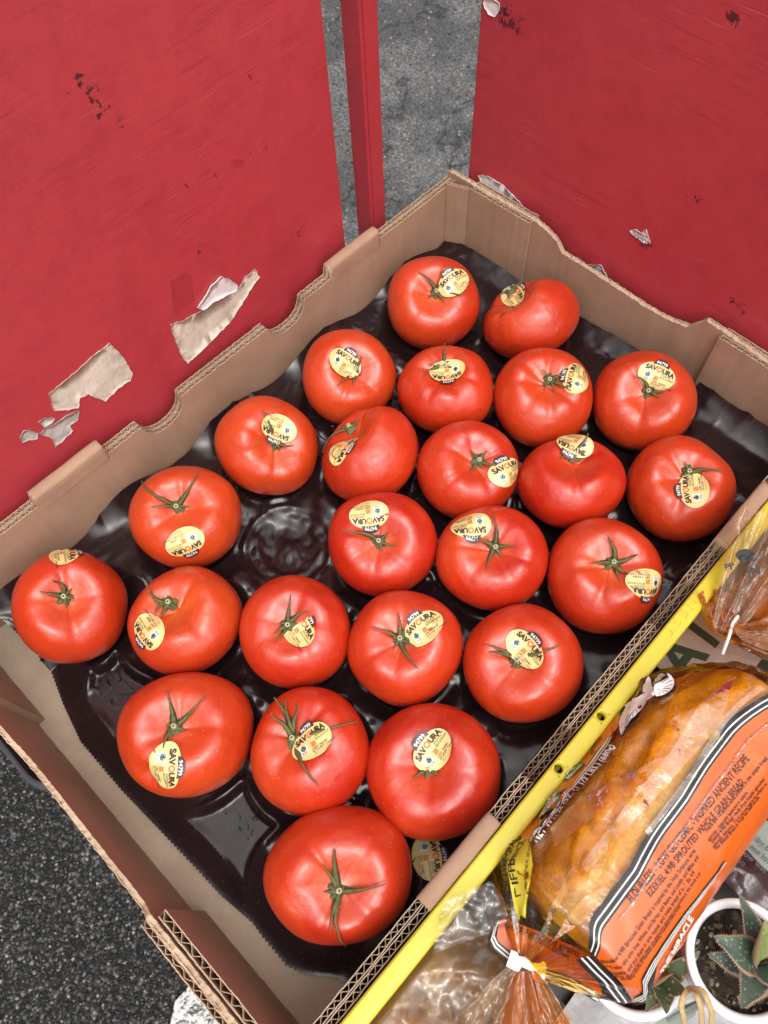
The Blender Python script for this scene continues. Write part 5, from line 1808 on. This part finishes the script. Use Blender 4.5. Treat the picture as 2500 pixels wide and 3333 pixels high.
    for i in range(30):
        x = -.155 + .13 * i / 29
        row = []
        for j in range(40):
            a = 2 * pi * j / 40
            e = sqrt(max(.02, 1 - max(0, (i - 20) / 9, (6 - i) / 6) ** 2))
            y, z = l3.shape(a, .048 * e, .045 * e)
            row.append((x, -.068 + y, zH(.558) + z * (1 + .05 * noise.noise(Vector((x * 30, y * 30, z * 30))))))
        rows.append(row)
    mb.grid(rows, closed_v=True)
    mb.f.append(tuple(29 * 40 + k for k in range(40))); mb.m.append(0)
    mb.f.append(tuple(range(40))[::-1]); mb.m.append(0)
    mb.build('inner_bag', principled('orange_printed_film', (.80, .30, .06), .3, .5, var=.4, vscale=35, bump=(60, .6, .004)), t3)
    # label strip with stripes
    lab = at(1110, 2030, .545)
    P = lambda px, py, dh=0: at(px, py, .506 + dh)
    rows = [[P(1078, 1990), P(1072, 2030)], [P(1090, 1984), P(1110, 2062)], [P(1160, 2010), P(1170, 2090)], [P(1230, 2040), P(1235, 2110)], [P(1300, 2075), P(1300, 2150)]]
    mb = MB(); mb.grid(rows)
    ls = mb.build('printed_panel', M5[0], t3)
    mb = MB()
    for k, mi in enumerate((1, 2, 1, 2, 1)):
        o0, o1 = 3 * k, 3 * k + 3
        rr = []
        for (ax_, ay_) in ((1078, 1990), (1070, 2018), (1078, 2035), (1110, 2062), (1170, 2090), (1235, 2110), (1300, 2150)):
            rr.append([P(ax_ - o0 * .8, ay_ + o0, -.0003), P(ax_ - o1 * .8, ay_ + o1, -.0003)])
        mb.grid(rr, mi)
    mb.build('border_stripes', M5, ls)
    mb = MB()
    for bd, p0, p1 in (('live sprouted grains', (1105, 2002), (1250, 2068)), ('vitamins, but also causes', (1088, 1998), (1228, 2072))):
        vs, fs = text2d(bd, 1, .01, 'LEFT'); w = max(u for u, v in vs)
        A, B = P(*p0, -.0006), P(*p1, -.0006)
        d = (B - A); s_ = d.length / w; d.normalize(); n_ = Vector((0, 0, 1)).cross(d)
        mb.add([A + d * u * s_ + n_ * v * s_ for u, v in vs], fs)
    mb.build('lettering', M_BLK, ls, False)
    for sd0, hh, mat, ext in ((1.0, .526, film_3, 0), (5.0, .515, film_3, .01), (9.0, .507, mat_film('clear_top_film', (1.0, .95, .86), .12, (1.0, .80, .60), .10, 30, .9, False, 1.2), .0)):
        rows = []
        nu, nv = 110, 70
        for i in range(nu + 1):
            u = i / nu
            row = []
            for j in range(nv + 1):
                v = j / nv
                x = -.163 + (.189 + .012 * noise.noise(Vector((v * 4, sd0, 2)))) * u
                y = -.0175 - (.085 + .01 * noise.noise(Vector((u * 6, sd0, 5)))) * v
                q = Vector((x * 1.0, y, sd0))
                z = .0035 * noise.noise(q * 22)
                for k, (sc, am) in enumerate(((26, .011), (55, .006), (105, .0025))):
                    r_ = 1 - abs(noise.noise(q * sc + Vector((k * 7, sd0, 0))))
                    z += am * (r_ - .7)
                e = min(1, (1 - u) / .12, v / .06 + .25, (1 - v) / .25)
                z = zH(hh) + z * max(.15, e) - .018 * max(0, 1 - e) ** 2 * (1 if sd0 < 9 else .2)
                # droop at the far side
                z -= .03 * max(0, v - .75)
                row.append((x, y, z))
            rows.append(row)
        m_ = MB(); m_.grid(rows)
        p = [Vector(m_.v[k]) for k in m_.f[0]]
        if (p[1] - p[0]).cross(p[2] - p[0]).z < 0: m_.f = [f[::-1] for f in m_.f]
        m_.build('bag_film', mat, t3)
    # loose flap of clear film that leans on the rim
    rows = []
    C4 = [at(1060, 1903, .492), at(958, 1950, .4935), at(1125, 1990, .505), at(935, 2060, .494)]
    for i in range(26):
        u = i / 25
        rows.append([C4[0].lerp(C4[1], v / 25).lerp(C4[2].lerp(C4[3], v / 25), u) + Vector((0, 0, .003 * noise.noise(Vector((u * 5, v * .25, 2))) + .0015)) for v in range(26)])
    m_ = MB(); m_.grid(rows)
    p = [Vector(m_.v[k]) for k in m_.f[0]]
    if (p[1] - p[0]).cross(p[2] - p[0]).z < 0: m_.f = [f[::-1] for f in m_.f]
    m_.build('bag_film', mat_film('clear_flap_film', (.96, .95, .93), .10, (.85, .80, .75), .08, 60, .5, False, 1.4), t3)
bread_bags()

# ================================================================== POTTED SUCCULENTS
def pot(t, c, r, hgt, zt):
    wh = principled('white_glazed_pot', (.74, .75, .77), .25, .5, coat=.3)
    prof = [(.84 * r, zt - hgt), (.87 * r, zt - hgt + .001), (.93 * r, zt - hgt * .5), (.97 * r, zt - .010), (.985 * r, zt - .004), (.998 * r, zt - .0018), (r, zt - .0004), (.975 * r, zt + .0002), (.92 * r, zt + .0003), (.862 * r, zt - .0002), (.832 * r, zt - .0020), (.825 * r, zt - .005)]
    n = 64
    mb = MB()
    mb.grid([[(c.x + q * cos(2 * pi * k / n), c.y + q * sin(2 * pi * k / n), z) for k in range(n)] for q, z in prof], closed_v=True)
    mb.f.append(tuple(range(n))); mb.m.append(0)
    po = mb.build('pot', wh, t)
    mb = MB()
    mb.grid([[(c.x + q * cos(2 * pi * k / n), c.y + q * sin(2 * pi * k / n), z) for k in range(n)] for q, z in ((.829 * r, zt - .0028), (.812 * r, zt - .003), (.80 * r, zt - .013))], closed_v=True)
    mb.build('inner_pot', principled('black_nursery_pot', (.012, .012, .014), .35), t)
    rows = []
    zs = zt - .010
    for i in range(16):
        q = .81 * r * i / 15
        rows.append([(c.x + q * cos(2 * pi * k / 48), c.y + q * sin(2 * pi * k / 48), zs + .0022 * noise.noise(Vector((q * cos(2 * pi * k / 48) * 140, q * sin(2 * pi * k / 48) * 140, c.x * 50)))) for k in range(48)])
    mb = MB(); mb.grid(rows, closed_v=True)
    mb.build('soil', mat_soil(), t)
    rnd = random.Random(int(c.x * 1e4))
    gm = MB()
    cols = [principled('grit_tan', (.40, .29, .16), .8), principled('grit_grey', (.35, .33, .31), .8), principled('grit_dark', (.06, .04, .025), .9)]
    for k in range(150):
        a, q = rnd.uniform(0, 6.28), .83 * r * sqrt(rnd.random())
        s_ = rnd.choice((.0005, .0008, .0011, .0018)) * rnd.uniform(.7, 1.2)
        p = Vector((c.x + q * cos(a), c.y + q * sin(a), zs + .001))
        ring = [p + Vector((s_ * cos(b), s_ * sin(b) * .7, 0)) for b in (0, 1.3, 2.5, 3.8, 5.1)]
        gm.add(ring + [p + Vector((0, 0, s_ * .8))], [(k2, (k2 + 1) % 5, 5) for k2 in range(5)], rnd.choices((0, 1, 2), (.3, .15, .55))[0])
    g = gm.build('soil_grit', cols, t, False); g['kind'] = 'stuff'
    return zs

def succ_leaf(t, mat, root, tip, w, th, arch_, roll=0.0, teeth=True, n=22):
    d = tip - root; L = d.length; d.normalize()
    up = Vector((0, 0, 1)); sd_ = d.cross(up)
    if sd_.length < .2: sd_ = Vector((1, 0, 0))
    sd_.normalize(); sd_ = Matrix.Rotation(roll, 3, d) @ sd_; nn = sd_.cross(d)
    rows, ed = [], []
    for i in range(n + 1):
        u = i / n
        p = root + d * (L * u) + Vector((0, 0, 1)) * (arch_ * sin(pi * u))
        ww = w * (.8 + .35 * sin(pi * min(1, u * 1.3))) * (1 - u ** 2.2) ** .8 + .0002
        tt = th * (1 - u) ** .7 + .0003
        row = []
        for (a, b, e) in ((-1, .15, 1), (-.78, -.1, .35), (0, -.28, 0), (.78, -.1, .35), (1, .15, 1), (.6, -1.0, .2), (0, -1.25, 0), (-.6, -1.0, .2)):
            row.append(p + sd_ * (ww * a) + nn * (tt * b)); ed.append(e if e == 1 else 0)
        rows.append(row)
    mb = MB(); mb.grid(rows, closed_v=True)
    mb.f.append(tuple(range(8))); mb.m.append(0)
    if teeth:
        for i in range(2, n - 1):
            for k, s_ in ((0, -1), (4, 1)):
                a, b = Vector(rows[i][k]), Vector(rows[i + 1][k])
                m_ = (a + b) / 2 + sd_ * (s_ * .0011) + d * .0004
                o = len(mb.v)
                mb.v += [tuple(a), tuple(a.lerp(b, .6)), tuple(m_), tuple(a.lerp(b, .3) - nn * .0006)]
                mb.f += [(o, o + 1, o + 2), (o, o + 2, o + 3), (o + 1, o + 3, o + 2)]; mb.m += [0] * 3
                ed += [1] * 4
    return mb.build('leaf', mat, t, True, attrs={'edge': ed})

def plants():
    h = .515
    c = at(1606, 2074, h)
    t = thing('potted_aloe', 'spiky grey-green aloe in the larger white pot at the corner of the crate', 'potted plant', (c.x, c.y, zH(h) - .08), 'potted succulents in the crate')
    zs = pot(t, c, .0318, .0815, zH(h))
    ml = mat_leaf('aloe_leaf', (.035, .055, .040), (.065, .098, .072), (.26, .32, .23), 420)
    ml2 = mat_leaf('aloe_young_leaf', (.13, .17, .05), (.26, .30, .10), (.45, .48, .2), 420)
    ctr = at(1645, 2075, h - .004)
    A = lambda x, y, hh: at(x, y, hh)
    for tip, root, w, th, ar, m_ in (
        (A(1598, 1933, .492), A(1638, 2060, .515), .0060, .005, .004, ml),
        (A(1541, 2022, .498), A(1640, 2080, .512), .0088, .005, .005, ml),
        (A(1528, 2060, .516), A(1620, 2090, .519), .0060, .004, .001, ml),
        (A(1600, 2178, .502), A(1640, 2080, .514), .0080, .005, .003, ml),
        (A(1700, 2150, .500), A(1650, 2080, .512), .0090, .006, .004, ml),
        (A(1652, 1990, .478), A(1648, 2080, .506), .0066, .005, .002, ml2),
        (A(1700, 2010, .490), A(1655, 2075, .508), .0085, .006, .004, ml)):
        succ_leaf(t, m_, root, tip, w, th, ar, rnd_roll(tip))
    h = .535
    c2 = at(1372, 2068, h)
    t2 = thing('potted_haworthia', 'small mottled succulent in a smaller white pot half covered by the orange bread bag', 'potted plant', (c2.x, c2.y, zH(h) - .06), 'potted succulents in the crate')
    pot(t2, c2, .0322, .0632, zH(h))
    mh = mat_leaf('mottled_leaf', (.05, .07, .03), (.09, .11, .05), (.42, .42, .26), 330)
    rt = at(1425, 2120, h)
    for tip, w, ar in ((A(1512, 2054, .515), .0052, .004), (A(1488, 2145, .520), .0050, .003), (A(1440, 2190, .524), .0055, .003), (A(1395, 2185, .524), .0050, .002), (A(1450, 2105, .500), .005, .002), (A(1400, 2080, .51), .005, .002)):
        succ_leaf(t2, mh, rt, tip, w, .004, ar, rnd_roll(tip), False)
    # raffia bow with its card
    rm = principled('raffia', (.42, .30, .14), .7, var=.2, vscale=300)
    t3 = thing('raffia_bow', 'looped tan raffia ribbon tied below the smaller pot', 'ribbon', at(1492, 2170, .545))
    k0 = at(1487, 2136, .520)
    for pts in ([(1487, 2136, .520), (1478, 2150, .515), (1472, 2170, .515), (1476, 2195, .520), (1482, 2225, .530)], [(1487, 2136, .520), (1502, 2148, .512), (1512, 2170, .512), (1516, 2200, .518), (1514, 2230, .528)], [(1487, 2136, .520), (1515, 2140, .513), (1530, 2165, .512), (1538, 2195, .518), (1534, 2232, .528)]):
        P = [at(*q) for q in pts]
        rows = []
        for i in range(25):
            u = i / 24 * (len(P) - 1); k = min(int(u), len(P) - 2); f = u - k
            p0, p1, p2, p3 = P[max(k - 1, 0)], P[k], P[k + 1], P[min(k + 2, len(P) - 1)]
            q = .5 * ((2 * p1) + (p2 - p0) * f + (2 * p0 - 5 * p1 + 4 * p2 - p3) * f * f + (3 * p1 - p0 - 3 * p2 + p3) * f ** 3)
            rows.append(q)
        mb = MB(); mb.tube(rows, [.0017] * 25, 8, flat=.3)
        mb.build('strand', rm, t3)
    t4 = thing('plant_tag', 'grey green printed plant card with ragged ends under the raffia ribbon', 'tag', at(1460, 2190, .552))
    tg = mat_paper('tag_card', (.17, .20, .18), (.23, .26, .23))
    q = [at(1395, 2222, .556), at(1500, 2163, .546), at(1512, 2170, .546), at(1500, 2195, .548), at(1420, 2245, .557)]
    mb = MB(); mb.add([tuple(p) for p in q] + [(p.x, p.y, p.z - .0007) for p in q], [(0, 1, 2, 3, 4), (9, 8, 7, 6, 5)] + [(k, (k + 1) % 5, 5 + (k + 1) % 5, 5 + k) for k in range(5)])
    mb.build('card', tg, t4, False)
    for (p0, p1) in (((1470, 2180), (1522, 2158)), ((1480, 2190), (1516, 2172)), ((1440, 2205), (1510, 2166))):
        mb = MB(); mb.tube([at(*p0, .546), at(*p1, .543)], .0011, 6, flat=.4); mb.build('torn_strip', tg, t4)
    # second printed card by the big pot
    t5 = thing('care_card', 'grey printed care card standing behind the larger pot at the picture edge', 'card', at(1640, 1850, .54))
    q = [at(1610, 1832, .540), at(1650, 1770, .530), at(1720, 1800, .530), at(1720, 1900, .545), at(1655, 1880, .545)]
    mb = MB(); mb.add([tuple(p) for p in q] + [(p.x, p.y, p.z - .0007) for p in q], [(0, 1, 2, 3, 4), (9, 8, 7, 6, 5)] + [(k, (k + 1) % 5, 5 + (k + 1) % 5, 5 + k) for k in range(5)])
    mb.build('card', tg, t5, False)
    e = MB()
    a0, b0 = at(1630, 1815, .535), at(1665, 1845, .537)
    d = (b0 - a0).normalized(); nn = (q[1] - q[0]).cross(q[4] - q[0]).normalized()
    if nn.z < 0: nn = -nn
    up_ = nn.cross(d)
    for k, bd in enumerate(('by to', 'me low', 'ow wat', 'so')):
        vs, fs = text2d(bd, .0055, .02, 'LEFT')
        e.add([a0 - up_ * (.0058 * k) + d * u + up_ * v + nn * .0012 for u, v in vs], fs)
    e.build('lettering', M_BLK, t5, False)
    # dark wrinkled plastic and pale wrapping behind the pots
    def sheet(name, lab, cat, x0, x1, y0, y1, hh, mat, amp, seed):
        rows = []
        for i in range(41):
            rows.append([])
            for j in range(41):
                x, y = x0 + (x1 - x0) * i / 40, y0 + (y1 - y0) * j / 40
                v = Vector((x, y, seed)); z = 0
                for sc, am in ((30, 1), (70, .5), (150, .2)):
                    z += am * (1 - abs(noise.noise(v * sc)) - .75)
                rows[-1].append((x, y, zH(hh) + amp * z))
        o = thing(name, lab, cat, ((x0 + x1) / 2, (y0 + y1) / 2, zH(hh)))
        m_ = MB(); m_.grid(rows); m_.build('film', mat, o)
    pl = principled('plum_bag_plastic', (.06, .035, .038), .2, .5, bump=(60, .5, .002))
    sheet('plastic_bag', 'dark plum plastic bag crumpled between the larger pot and the bread', 'bag', .155, .26, -.195, -.118, .562, pl, .010, 3)
    gp = principled('grey_wrapping', (.30, .30, .31), .3, .5, bump=(45, .5, .003))
    sheet('plastic_wrap', 'pale grey plastic wrapping spread under the two white pots', 'wrapping', -.03, .15, -.32, -.105, .592, gp, .006, 9)
def rnd_roll(p): return .35 * sin(p.x * 900 + p.y * 700)
plants()
